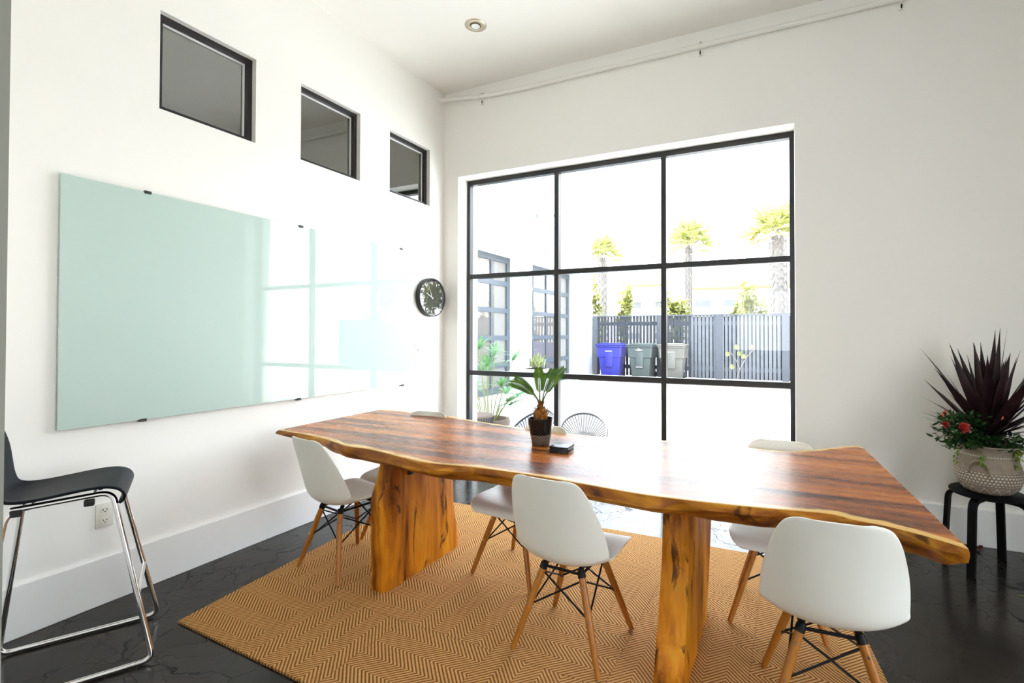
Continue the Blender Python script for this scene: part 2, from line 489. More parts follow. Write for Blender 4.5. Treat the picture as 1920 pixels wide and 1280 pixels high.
def blade(bm, base, d, side, length, width, droop=0.0, seg=6, fold=0.15, mat=0, tip=1.0, curve=0.9):
    """one leaf: a tapering strip with a folded midrib that bends down by droop"""
    base, d, side = Vector(base), Vector(d).normalized(), Vector(side).normalized()
    prev = None
    for i in range(seg+1):
        t = i/seg
        p = base+d*length*t+Vector((0, 0, -1))*droop*length*t*t
        w_ = width*0.5*max(0.02, math.sin(PI*min(1, (t*curve+0.08)))**0.75)*(1-t**3*tip*0.9)
        nrm = d.cross(side)
        c = bm.verts.new(p)
        l = bm.verts.new(p+side*w_+nrm*w_*fold)
        r_ = bm.verts.new(p-side*w_+nrm*w_*fold)
        if prev:
            for q in ((prev[0], c, l, prev[1]), (prev[2], r_, c, prev[0])):
                bm.faces.new(q).material_index = mat
        prev = (c, l, r_)
    return bm

def lerp(tbl, x):
    if x <= tbl[0][0]: return tbl[0][1]
    for (a, va), (b, vb) in zip(tbl, tbl[1:]):
        if x <= b:
            t = (x-a)/(b-a)
            return va+(vb-va)*t
    return tbl[-1][1]

def spline(P, t):
    """Catmull-Rom through points P, t in 0..1"""
    k = len(P)-1
    x = min(max(t, 0), 1)*k
    i = min(int(x), k-1)
    f = x-i
    p0, p1, p2, p3 = (Vector(P[max(i-1, 0)]), Vector(P[i]), Vector(P[i+1]), Vector(P[min(i+2, k)]))
    return 0.5*((2*p1)+(-p0+p2)*f+(2*p0-5*p1+4*p2-p3)*f*f+(-p0+3*p1-3*p2+p3)*f**3)

def dup(root, loc, rz, label, group=None):
    r = root.copy()
    COL.objects.link(r)
    r.location = loc
    r.rotation_euler = (0, 0, rz)
    r['label'] = label
    if group: r['group'] = group
    for ch in list(root.children):
        c = ch.copy()
        COL.objects.link(c)
        c.parent = r
        for g in list(ch.children):
            k = g.copy()
            COL.objects.link(k)
            k.parent = c
    return r

# ------------------------------------------------------------------ room shell
H = 3.798
XR, YF = 5.4, -3.70
WX0, WX1, WZ1 = 0.1720, 3.205, 2.933          # big window opening
SQ = [(-2.528, -1.979), (-1.647, -1.101), (-0.768, -0.226)]   # square openings along the left wall
SZ0, SZ1 = 2.607, 3.157

bm = bmesh.new(); box(bm, -0.25, -7.45, -0.12, XR+0.2, 0.35, 0.0); struct('floor', bm, M['floor'])
bm = bmesh.new(); box(bm, -0.25, YF-0.15, H, XR+0.2, 0.35, H+0.15); struct('ceiling', bm, M['ceiling'])

bm = bmesh.new()   # left wall with three square holes
box(bm, -0.15, YF-0.15, 0, 0, 0.35, SZ0)
box(bm, -0.15, YF-0.15, SZ1, 0, 0.35, H)
ys = [YF-0.15]+[c for q in SQ for c in q]+[0.35]
for i in range(0, len(ys), 2): box(bm, -0.15, ys[i], SZ0, 0, ys[i+1], SZ1)
struct('wall_left', bm, M['wall'], smooth=0)

bm = bmesh.new()   # window wall
box(bm, 0.0, 0, 0, WX0, 0.35, H)
box(bm, WX1, 0, 0, XR+0.2, 0.35, H)
box(bm, WX0, 0, WZ1, WX1, 0.35, H)
struct('wall_back', bm, M['wall'], smooth=0)
bm = bmesh.new()   # right wall; unseen side opening near the front corner, added for fill daylight
RY0, RY1, RZ0, RZ1 = -3.55, -2.35, 0.45, 2.3
box(bm, XR, YF, 0, XR+0.2, RY0, H)
box(bm, XR, RY1, 0, XR+0.2, 0, H)
box(bm, XR, RY0, 0, XR+0.2, RY1, RZ0)
box(bm, XR, RY0, RZ1, XR+0.2, RY1, H)
struct('wall_right', bm, M['wall'], smooth=0)
bm = bmesh.new()   # front wall with the wide opening the picture is taken through
box(bm, 0, YF-0.15, 0, 1.85, YF, H)
box(bm, 1.85, YF-0.15, 3.5, XR+0.2, YF, H)
struct('wall_front', bm, M['wall'], smooth=0)
bm = bmesh.new()
box(bm, 1.85, YF-0.17, 0, 1.868, YF+0.02, 3.5)
struct('trim_1', bm, M['jamb'], smooth=0)
bm = bmesh.new()   # the hall behind the camera, its small opening invented to brighten the chair backs
HY = -7.3
box(bm, -0.25, HY, 0, -0.1, YF-0.15, 3.5)
box(bm, XR+0.05, HY, 0, XR+0.2, YF-0.15, 3.5)
HX0, HX1, HZ0, HZ1 = 2.2, 3.4, 1.0, 2.3
box(bm, -0.25, HY-0.15, 0, HX0, HY, 3.5)
box(bm, HX1, HY-0.15, 0, XR+0.2, HY, 3.5)
box(bm, HX0, HY-0.15, 0, HX1, HY, HZ0)
box(bm, HX0, HY-0.15, HZ1, HX1, HY, 3.5)
struct('wall_hall', bm, M['wall'], smooth=0)
bm = bmesh.new(); box(bm, -0.25, HY-0.15, 3.5, XR+0.2, YF-0.15, 3.65); struct('ceiling_hall', bm, M['ceiling'], smooth=0)

BB = 0.2351
bm = bmesh.new(); box(bm, 0.0, YF, 0, 0.02, 0, BB, 0.004); struct('baseboard_left', bm, M['trim'], smooth=0)
bm = bmesh.new(); box(bm, WX1+0.0, -0.02, 0, XR, 0, BB, 0.004); struct('baseboard_right', bm, M['trim'], smooth=0)
bm = bmesh.new(); box(bm, 0.02, -0.02, 0, WX0, 0, BB, 0.004); struct('baseboard_back', bm, M['trim'])

# the dim room behind the clerestory windows
bm = bmesh.new()
box(bm, -3.3, -4.2, 2.2, -3.2, 0.2, 3.7)
box(bm, -3.2, -4.3, 2.2, -0.15, -4.2, 3.7)
box(bm, -3.2, 0.1, 2.2, -0.15, 0.2, 3.7)
box(bm, -3.3, -4.2, 2.1, -0.15, 0.2, 2.2)
box(bm, -3.3, -4.2, 3.6, -0.15, 0.2, 3.75)
struct('wall_side_room', bm, M['room_dark'], smooth=0)

# square clerestory windows
for i, (a, b) in enumerate(SQ):
    bm = bmesh.new()
    fx0, fx1, t = -0.085, -0.040, 0.032
    box(bm, fx0, a, SZ0, fx1, a+t, SZ1); box(bm, fx0, b-t, SZ0, fx1, b, SZ1)
    box(bm, fx0, a+t, SZ0, fx1, b-t, SZ0+t); box(bm, fx0, a+t, SZ1-t, fx1, b-t, SZ1)
    wdo = struct('window_%d' % (i+2), bm, M['frame'], smooth=0)
    bm = bmesh.new()
    s = 0.012
    g0, g1 = -0.078, -0.068
    box(bm, g0, a+t, SZ0+t, g1, a+t+s, SZ1-t); box(bm, g0, b-t-s, SZ0+t, g1, b-t, SZ1-t)
    box(bm, g0, a+t+s, SZ0+t, g1, b-t-s, SZ0+t+s); box(bm, g0, a+t+s, SZ1-t-s, g1, b-t-s, SZ1-t)
    build('glazing_bead', bm, M['trim'], wdo, 0)
    bm = bmesh.new()
    box(bm, -0.076, a+t, SZ0+t, -0.072, b-t, SZ1-t)
    build('pane', bm, M['glass_dark'], wdo, 0)

# the big steel window: frame, mullions and nine panes
FY0, FY1 = 0.159, 0.215
V1, V2 = (1.160, 1.206), (2.1734, 2.2174)
H1, H2 = (1.9235, 1.9705), (0.9401, 0.9882)
win = thing('window_1', None, None)
win['kind'] = 'structure'
def bar(name, x0, z0, x1, z1, dy=0.0):
    bm = bmesh.new()
    box(bm, x0, FY0+dy, z0, x1, FY1, z1, 0.002)
    return build(name, bm, M['frame'], win, 0)
bm = bmesh.new()
box(bm, WX0-0.01, FY0, 0.0, WX0+0.036, FY1, WZ1+0.01)
box(bm, WX1-0.034, FY0, 0.0, WX1+0.01, FY1, WZ1+0.01)
box(bm, WX0+0.036, FY0, WZ1-0.046, WX1-0.034, FY1, WZ1+0.01)
box(bm, WX0+0.036, FY0, 0.0, WX1-0.034, FY1, 0.05)
build('window_frame', bm, M['frame'], win, 0)
xs = [WX0+0.036, V1[0], V1[1], V2[0], V2[1], WX1-0.034]
zs = [0.05, H2[0], H2[1], H1[0], H1[1], WZ1-0.046]
for a in (V1, V2): bar('mullion', a[0], 0.05, a[1], WZ1-0.046)
for z in (H1, H2):
    for i in range(0, 6, 2): bar('transom', xs[i], z[0], xs[i+1], z[1])
for i in range(0, 6, 2):
    for j in range(0, 6, 2):
        bm = bmesh.new()
        box(bm, xs[i], 0.196, zs[j], xs[i+1], 0.202, zs[j+1])
        build('pane', bm, M['glass'], win, 0)

# ------------------------------------------------------------------ fittings on walls and ceiling
t = thing('recessed_light', 'round brushed nickel recessed spotlight in the white ceiling', 'ceiling light', (0.93, -0.822, H))
bm = bmesh.new()
prof = [(0.042, 0.0), (0.042, -0.004), (0.05, -0.007), (0.075, -0.006), (0.084, -0.002), (0.085, 0.0)]
lathe(bm, prof, 40); build('trim_ring', bm, M['nickel'], t)
bm = bmesh.new(); lathe(bm, [(0.041, 0.0), (0.041, -0.0075), (0.037, -0.008)], 32); build('shadow_gap', bm, M['dark_gap'], t)
bm = bmesh.new(); lathe(bm, [(0.034, -0.002), (0.034, -0.010), (0.028, -0.012)], 32); build('lens', bm, M['lens'], t)

t = thing('conduit_pipe', 'long thin white conduit clipped along the top of the window wall', 'pipe', (0, 0, 3.66))
bm = bmesh.new()
tube(bm, bend([(0.006, -0.075, 0.045), (0.22, -0.06, 0.035), (0.46, -0.035, 0.012), (0.8, -0.030, 0.0), (5.38, -0.030, 0.0)], 0.12, 5), 0.019, 12)
build('pipe', bm, M['pipe'], t)
bm = bmesh.new(); lathe(bm, [(0.026, -0.006), (0.026, 0.006)], 20)
for v in bm.verts: v.co = Vector((0.008+v.co.z, -0.075+v.co.x, 0.045+v.co.y))
build('wall_flange', bm, M['pipe'], t)
for x, z in ((0.46, 0.012), (2.53, 0.0), (3.87, 0.0)):
    bm = bmesh.new()
    tube(bm, [(x, -0.033+0.025*math.cos(a), z+0.025*math.sin(a)) for a in [PI/2+PI*k/10 for k in range(11)]], 0.004, 6)
    box(bm, x-0.015, -0.012, z-0.07, x-0.006, -0.001, z+0.05); box(bm, x+0.006, -0.012, z-0.07, x+0.015, -0.001, z+0.05)
    box(bm, x-0.006, -0.006, z-0.06, x+0.006, -0.001, z+0.05)
    c = build('pipe_clip', bm, M['pipe'], t, 30)
    for q in ((x-0.005, -0.018, z+0.028, x+0.005, -0.004, z+0.04), (x-0.005, -0.014, z-0.055, x+0.003, -0.004, z-0.03)):
        bm = bmesh.new(); box(bm, *q)
        build('screw', bm, M['clip'], c, 0)

BX, BY0, BY1, BZ0, BZ1 = 0.026, -2.9417, -0.5175, 0.9025, 2.1222
t = thing('glass_whiteboard', 'wide pale green glass writing board on the left wall, reflecting the window', 'whiteboard', (0, (BY0+BY1)/2, BZ0))
bm = bmesh.new()
box(bm, 0.016, BY0-(BY0+BY1)/2, 0, BX, BY1-(BY0+BY1)/2, BZ1-BZ0, 0.001)
build('glass_panel', bm, M['glassboard'], t, 0)
for y, z in ((-2.60, 0), (-1.667, 0), (-0.62, 0), (-2.59, 1), (-1.66, 1), (-0.645, 1)):
    bm = bmesh.new()
    zz = (BZ1-BZ0)*z
    yy = y-(BY0+BY1)/2
    box(bm, 0.001, yy-0.016, zz-0.010, 0.033, yy+0.016, zz+0.006, 0.003)
    build('clip', bm, M['clip'], t)

t = thing('wall_clock', 'round black wall clock with white numerals beside the window', 'clock', (0.011, -0.245, 1.712), R(-3.0))
RC = 0.186
bm = bmesh.new()
def ring_x(prof, seg=56):
    lathe(bm, prof, seg)
    for v in bm.verts: v.co = Vector((v.co.z, v.co.x, v.co.y))
ring_x([(RC-0.012, 0.0), (RC, 0.004), (RC, 0.050), (RC-0.003, 0.054), (RC-0.010, 0.052), (RC-0.013, 0.030)])
bm.faces.ensure_lookup_table()
build('case', bm, M['clock_black'], t, 50)
bm = bmesh.new(); ring_x([(RC-0.012, 0.030), (RC-0.012, 0.0335)]); fc = build('face', bm, M['clock_face'], t)
for h in range(1, 13):
    a = PI/2-h*PI/6
    cu = bpy.data.curves.new('numeral', 'FONT')
    cu.body = str(h); cu.size = 0.036; cu.align_x = 'CENTER'; cu.align_y = 'CENTER'; cu.extrude = 0.0004
    tmp = bpy.data.objects.new('numeral_outline', cu)
    me = bpy.data.meshes.new_from_object(tmp)
    me.materials.clear(); me.materials.append(M['white_ink'])
    bpy.data.objects.remove(tmp); bpy.data.curves.remove(cu)
    o = bpy.data.objects.new('numeral', me)
    COL.objects.link(o); o.parent = fc
    o.location = (0.0345, 0.138*math.cos(a), 0.138*math.sin(a))
    o.rotation_euler = (PI/2, 0, PI/2)
bm = bmesh.new()
for k in range(60):
    a = 2*PI*k/60
    l = 0.012 if k % 5 == 0 else 0.006
    p, q = 0.164, 0.164-l
    tube(bm, [(0.0345, p*math.cos(a), p*math.sin(a)), (0.0345, q*math.cos(a), q*math.sin(a))], 0.0008, 4)
build('minute_marks', bm, M['white_ink'], fc, 0)
for nm, a, l, wd in (('hour_hand', PI*0.85, 0.085, 0.005), ('minute_hand', PI*0.62, 0.13, 0.0035)):
    bm = bmesh.new()
    tube(bm, [(0.038, -0.02*math.cos(a), -0.02*math.sin(a)), (0.038, l*math.cos(a), l*math.sin(a))], [wd, wd*0.6], 6)
    build(nm, bm, M['white_ink'], t)
bm = bmesh.new(); ring_x([(RC-0.012, 0.046), (RC-0.012, 0.049)]); build('clock_glass', bm, M['clock_glass'], t)

t = thing('light_switch', 'white light switch plate below the clock', 'switch', (0, -0.395, 1.21))
bm = bmesh.new(); box(bm, 0, -0.036, -0.06, 0.007, 0.036, 0.06, 0.003); build('plate', bm, M['white_plate'], t)
bm = bmesh.new(); box(bm, 0.007, -0.005, -0.008, 0.016, 0.005, 0.010, 0.001); build('toggle', bm, M['clip_clear'], t)

t = thing('power_outlet', 'cream double power outlet low on the left wall above the baseboard', 'outlet', (0, -2.75, 0.443))
bm = bmesh.new(); box(bm, 0, -0.036, -0.06, 0.006, 0.036, 0.06, 0.003); build('plate', bm, M['plate'], t)
for zc in (0.026, -0.026):
    bm = bmesh.new()
    lathe(bm, [(0.0175, 0.005), (0.0175, 0.008), (0.0165, 0.009)], 24)
    for v in bm.verts: v.co = Vector((v.co.z, v.co.x, max(-0.0145, min(0.0145, v.co.y))+zc))
    rc = build('receptacle', bm, M['plate'], t, 40)
    bm = bmesh.new()
    box(bm, 0.0085, -0.009, zc-0.003, 0.0096, -0.006, zc+0.007)
    box(bm, 0.0085, 0.006, zc-0.002, 0.0096, 0.009, zc+0.006)
    tube(bm, [(0.0085, 0, zc-0.008), (0.0096, 0, zc-0.008)], 0.003, 8)
    build('slots', bm, M['slot'], rc, 0)

# ------------------------------------------------------------------ rug
RUG = [(0.535, -2.690), (3.60, -2.800), (3.375, -0.770), (0.34, -0.800)]
rug = thing('herringbone_rug', 'tan herringbone sisal rug of square tiles under the dining table', 'rug', (2.0, -1.75, 0), -0.017)
bm = bmesh.new()
mi = Matrix.Rotation(0.017, 3, 'Z')
vs = [mi @ (Vector((x, y, 0))-Vector((2.0, -1.75, 0))) for x, y in RUG]
lo = [bm.verts.new((v.x, v.y, 0.0)) for v in vs]
hi = [bm.verts.new((v.x, v.y, 0.010)) for v in vs]
bm.faces.new(lo[::-1]); bm.faces.new(hi)
for i in range(4): bm.faces.new((lo[i], lo[(i+1) % 4], hi[(i+1) % 4], hi[i]))
build('woven_mat', bm, M['rug'], rug, 0)

# ------------------------------------------------------------------ live-edge table
NEAR = [(0.262, -1.992), (0.466, -2.006), (0.686, -2.037), (0.86, -2.085), (1.0, -2.128), (1.184, -2.132), (1.457, -2.192), (1.615, -2.215), (1.827, -2.190), (1.995, -2.184), (2.152, -2.186), (2.407, -2.211), (2.632, -2.234), (2.788, -2.229), (2.935, -2.216), (3.073, -2.196), (3.172, -2.176), (3.269, -2.162), (3.327, -2.188), (3.413, -2.206), (3.489, -2.238), (3.546, -2.272), (3.593, -2.308)]
FAR = [(0.218, -1.075), (0.465, -1.070), (0.82, -1.085), (1.03, -1.14), (1.233, -1.201), (1.559, -1.261), (1.923, -1.312), (2.225, -1.309), (2.521, -1.255), (2.78, -1.233), (2.944, -1.238), (3.048, -1.252), (3.149, -1.240), (3.25, -1.160), (3.355, -1.057), (3.445, -0.962), (3.485, -0.950), (3.506, -0.985)]
THICK = [(0.0, 0.030), (0.05, 0.062), (0.12, 0.070), (0.28, 0.078), (0.5, 0.072), (0.75, 0.078), (0.9, 0.080), (0.97, 0.072), (1.0, 0.050)]
TT = 0.760
table = thing('dining_table', 'long live-edge slab wood table with golden bark edges on two trunk legs', 'table', (1.9, -1.65, 0.010))
ORG = Vector((1.9, -1.65, 0.010))
bm = bmesh.new()
sap = bm.verts.layers.float.new('sap')
rng = random.Random(4)
NS, NC = 150, 26
rows = []
for i in range(NS+1):
    s = i/NS
    nx, ny = [lerp(sorted((k/(len(NEAR)-1), p[c]) for k, p in enumerate(NEAR)), s) for c in (0, 1)]
    nv = spline([(p[0], p[1], 0) for p in NEAR], s)
    fv = spline([(p[0], p[1], 0) for p in FAR], s)
    th = lerp(THICK, s)
    wob = 0.006*math.sin(s*61)+0.004*math.sin(s*113+1)
    row = []
    # top, from far edge to near edge
    for j in range(NC+1):
        q = j/NC
        q = 0.5-0.5*math.cos(PI*q)*(0.9+0.1*abs(math.cos(PI*q)))
        p = fv.lerp(nv, q)
        d = min((p-nv).length, (p-fv).length*0.9)
        row.append((Vector((p.x, p.y, TT-0.0015*(j in (0, NC)))), max(0, 1-d/0.11)))
    acr = (nv-fv).normalized()
    # near side bulges out and turns under
    for k, (o, z) in enumerate(((0.006, 0.12), (0.012, 0.32), (0.008, 0.55), (-0.006, 0.80), (-0.035, 1.0))):
        row.append((Vector((nv.x, nv.y, TT-th*z))+acr*(o+wob*(k > 0)+0.010*math.sin(s*23+k)*(k > 1)), 0))
    row.append((Vector(((nv.x+fv.x)/2, (nv.y+fv.y)/2, TT-th)), 0))
    for k, (o, z) in enumerate(((-0.035, 1.0), (-0.006, 0.80), (0.008, 0.55), (0.012, 0.32), (0.006, 0.12))):
        row.append((Vector((fv.x, fv.y, TT-th*z))-acr*(o+wob), 0))
    vr = []
    for co, a in row:
        v = bm.verts.new(co-ORG)
        v[sap] = a
        vr.append(v)
    rows.append(vr)
for a, b in zip(rows, rows[1:]):
    k = len(a)
    for j in range(k):
        f = bm.faces.new((a[j], a[(j+1) % k], b[(j+1) % k], b[j]))
        f.material_index = 0 if j < NC else 1
bm.faces.new(rows[0][::-1]).material_index = 1
bm.faces.new(rows[-1]).material_index = 1
build('table_top', bm, [M['slab'], M['slab_edge']], table, 35)

def trunk_leg(outline, x0, x1, seed, lean=0.0):
    """an upright slab: outline lists (z, y_near, y_far); wide faces look along x"""
    bm = bmesh.new()
    rg = random.Random(seed)
    rings = []
    for i in range(25):
        t_ = i/24
        o = spline([(z, a, b) for z, a, b in outline], t_)
        z, a, b = o
        ww = 0.004*math.sin(z*31+seed)+0.003*math.sin(z*77)
        ring = []
        nW = 12
        xl, xh = x0+lean*z, x1+lean*z
        for j in range(nW+1):
            q = j/nW
            ring.append((xh-0.010*(j in (0, nW))+0.0015*math.sin(j*1.7+z*9), a+(b-a)*q))
        for j in range(1, 4): ring.append((xh+(xl-xh)*j/4, b+0.010*math.sin(PI*j/4)+ww))
        for j in range(nW+1):
            q = j/nW
            ring.append((xl+0.010*(j in (0, nW)), b+(a-b)*q))
        for j in range(1, 5): ring.append((xl+(xh-xl)*j/5, a-0.010*math.sin(PI*j/5)+ww+0.005*math.sin(j*2.1+z*12+seed)))
        rings.append([bm.verts.new(Vector((x, y, z))-ORG) for x, y in ring])
    for a, b in zip(rings, rings[1:]):
        k = len(a)
        for j in range(k): bm.faces.new((a[j], a[(j+1) % k], b[(j+1) % k], b[j]))
    bm.faces.new(rings[0][::-1]); bm.faces.new(rings[-1])
    return build('trunk_leg', bm, M['trunk_leg'], table, 40)
trunk_leg([(0.010, -2.085, -1.450), (0.10, -2.085, -1.452), (0.25, -2.090, -1.485), (0.42, -2.090, -1.500), (0.50, -2.085, -1.485), (0.58, -2.050, -1.470), (0.69, -2.015, -1.46)], 1.125, 1.240, 3)
trunk_leg([(0.010, -2.175, -1.535), (0.12, -2.135, -1.50), (0.24, -2.085, -1.45), (0.40, -2.030, -1.37), (0.50, -2.010, -1.36), (0.60, -1.995, -1.33), (0.69, -1.99, -1.32)], 2.655, 2.785, 8)
bm = bmesh.new(); box(bm, 1.241-1.9, -1.930+1.65, 0.575, 1.262-1.9, -1.90+1.65, 0.635, 0.002); br = build('steel_bracket', bm, M['clip'], table)
bm = bmesh.new(); box(bm, 1.241-1.9, -1.897+1.65, 0.585, 1.264-1.9, -1.868+1.65, 0.635, 0.002); build('paper_tag', bm, M['white_plate'], table)

# ------------------------------------------------------------------ shell chairs
def shell_mesh(prof, seg=22, rows=34):
    """prof: (y, z, half width, edge lift); lift curls the sides towards the sitter"""
    bm = bmesh.new()
    P3 = [(p[0], p[1], 0) for p in prof]
    PW = [(p[2], p[3], 0) for p in prof]
    grid = []
    for i in range(rows+1):
        t_ = i/rows
        c = spline(P3, t_)
        d = spline(P3, min(1, t_+0.01))-spline(P3, max(0, t_-0.01))
        d.normalize()
        nrm = Vector((-d.y, d.x, 0))             # towards the sitter
        if nrm.y < 0 and abs(d.x) > abs(d.y): nrm = -nrm
        w_, lift, _ = spline(PW, t_)
        nrm = Vector((d.y, -d.x))
        row = []
        for j in range(seg+1):
            s_ = -1+2*j/seg
            k = abs(s_)**2.3*lift
            row.append(bm.verts.new((s_*w_*(1-0.05*abs(s_)**4), c.x+nrm.x*k, c.y+nrm.y*k)))
        grid.append(row)
    for a, b in zip(grid, grid[1:]):
        for j in range(seg): bm.faces.new((a[j], a[j+1], b[j+1], b[j]))
    return bm

CH = [(0.232, 0.398, 0.150, 0.000), (0.226, 0.416, 0.183, 0.002), (0.205, 0.431, 0.205, 0.005), (0.160, 0.437, 0.217, 0.012), (0.09, 0.431, 0.223, 0.022), (0.01, 0.420, 0.227, 0.032), (-0.07, 0.411, 0.231, 0.045), (-0.13, 0.413, 0.233, 0.060),
      (-0.178, 0.434, 0.2345, 0.074), (-0.206, 0.474, 0.234, 0.082), (-0.222, 0.53, 0.231, 0.078), (-0.238, 0.60, 0.222, 0.064), (-0.254, 0.67, 0.206, 0.048), (-0.270, 0.735, 0.186, 0.034), (-0.283, 0.782, 0.160, 0.024), (-0.288, 0.800, 0.130, 0.018), (-0.290, 0.806, 0.095, 0.014)]
CH = [(y, z-0.031*min(1, max(0, (z-0.30)/0.1)), a, b) for y, z, a, b in CH]
chair0 = thing('shell_chair', 'x', 'chair', (0, 0, 0))
bm = shell_mesh(CH)
seat = build('seat_shell', bm, M['shell'], chair0, 180)
md = seat.modifiers.new('thick', 'SOLIDIFY'); md.thickness = 0.007; md.offset = -1
md = seat.modifiers.new('round', 'SUBSURF'); md.levels = 1; md.render_levels = 2
FOOT = [(-0.2, -0.19), (0.2, -0.19), (0.2, 0.19), (-0.2, 0.19)]
TOPP = [(-0.088, -0.108), (0.088, -0.108), (0.088, 0.108), (-0.088, 0.108)]
ZT = 0.352
def legpt(i, z):
    f = z/ZT
    return Vector((FOOT[i][0]*(1-f)+TOPP[i][0]*f, FOOT[i][1]*(1-f)+TOPP[i][1]*f, z))
for i in range(4):
    bm = bmesh.new()
    tube(bm, [legpt(i, z) for z in (0, 0.01, 0.15, 0.28, ZT-0.006)], [0.0105, 0.0118, 0.0150, 0.0158, 0.0150], 14)
    lg = build('leg', bm, M['dowel'], chair0, 50)
    sg = Vector((FOOT[i][0], FOOT[i][1], 0)).normalized()
    for z in (0.19, 0.305):
        bm = bmesh.new()
        p = legpt(i, z)
        d = Vector((math.copysign(1, FOOT[i][0])*0.2, math.copysign(1, FOOT[i][1]), 0)).normalized()
        tube(bm, [p+d*0.012, p+d*0.0175], 0.0048, 10)
        build('bolt', bm, M['bolt'], lg)
bm = bmesh.new()
for i in range(4):
    tube(bm, [legpt(i, ZT-0.016), legpt(i, ZT+0.002), legpt(i, ZT+0.012)], [0.0172, 0.0168, 0.0125], 12)
    pp = legpt(i, ZT-0.03)
    tube(bm, [Vector((pp.x*0.94, pp.y*0.94, pp.z)), legpt(i, ZT+0.006)*0.97], 0.009, 6)
    tube(bm, [legpt(i, ZT-0.002), Vector((TOPP[i][0]*0.9, TOPP[i][1]*0.8, 0.376))], 0.011, 8)
    j = (i+1) % 4
    inn = lambda p: Vector((p.x*0.955, p.y*0.955, p.z))
    for a, b in ((i, j), (j, i)):
        tube(bm, [inn(legpt(a, ZT-0.03)), inn(legpt(b, 0.185))], 0.0042, 6)
    q = inn(legpt(i, 0.185))
    tube(bm, [q, q*0.985+Vector((0, 0, -0.004))], 0.007, 6)
for i in (0, 2):
    tube(bm, [legpt(i, ZT-0.005), legpt(i+1, ZT-0.005)], 0.006, 6)
for a, b in ((0, 3), (1, 2)): tube(bm, [legpt(a, ZT-0.005), legpt(b, ZT-0.005)], 0.006, 6)
build('wire_brace', bm, M['wire'], chair0)
CHAIRS = [((3.255, -2.055, 0.0145), 0.06, 'white moulded chair at the near side of the table, closest to the potted cordyline'),
          ((2.276, -2.028, 0.0145), -0.065, 'white moulded chair in the middle of the near side, before the potted palm'),
          ((0.797, -1.926, 0.0145), -0.18, 'white moulded chair at the near side, closest to the black bar stool'),
          ((1.749, -1.558, 0.0145), 3.012, 'white moulded chair on the far side, its back hidden behind the potted palm'),
          ((0.790, -1.440, 0.0145), 3.201, 'white moulded chair at the far side near the clock, mostly hidden by the table'),
          ((3.097, -1.418, 0.0145), 3.099, 'white moulded chair at the far side, its back rising in front of the window corner')]
for k, (loc, rz, lab) in enumerate(CHAIRS):
    if k == 0:
        chair0.location = loc; chair0.rotation_euler = (0, 0, rz); chair0['label'] = lab; chair0['group'] = 'chairs around the dining table'
    else:
        dup(chair0, loc, rz, lab, 'chairs around the dining table')

# ------------------------------------------------------------------ things on the table
POT = (1.925, -1.655, TT)
t = thing('potted_palm', 'small sago palm in a black pot standing on the wooden table', 'potted plant', POT)
bm = bmesh.new()
lathe(bm, [(0.044, 0.0), (0.0475, 0.004), (0.0515, 0.03), (0.0575, 0.06)], 48)
build('patterned_base', bm, M['hatched_pot'], t)
bm = bmesh.new()
lathe(bm, [(0.0578, 0.06), (0.0640, 0.10), (0.0690, 0.139), (0.0705, 0.143), (0.069, 0.146), (0.065, 0.145), (0.0635, 0.128)], 48)
build('pot', bm, M['black_pot'], t)
bm = bmesh.new(); lathe(bm, [(0.062, 0.120), (0.0635, 0.128), (0.03, 0.133), (0.004, 0.135)], 32); build('soil', bm, M['soil'], t)
bm = bmesh.new()
lathe(bm, [(0.028, 0.125), (0.036, 0.140), (0.039, 0.158), (0.036, 0.178), (0.027, 0.194), (0.015, 0.206), (0.013, 0.224), (0.009, 0.232)], 24, wob=lambda a, z: 0.05*math.sin(7*a+z*90))
rng = random.Random(2)
cdx = build('caudex', bm, M['caudex'], t)
bm = bmesh.new()
for k in range(260):
    z = 0.130+0.095*rng.random()
    r0 = lerp([(0.125, 0.031), (0.140, 0.036), (0.158, 0.039), (0.178, 0.036), (0.194, 0.026), (0.206, 0.015), (0.23, 0.011)], z)
    a = rng.random()*2*PI
    d = Vector((math.cos(a), math.sin(a), 0.9+rng.random()))
    blade(bm, (r0*0.95*math.cos(a), r0*0.95*math.sin(a), z), d, (-math.sin(a), math.cos(a), 0), 0.016+0.012*rng.random(), 0.007, 0, 2)
build('scales', bm, M['caudex_dark'], cdx, 0)
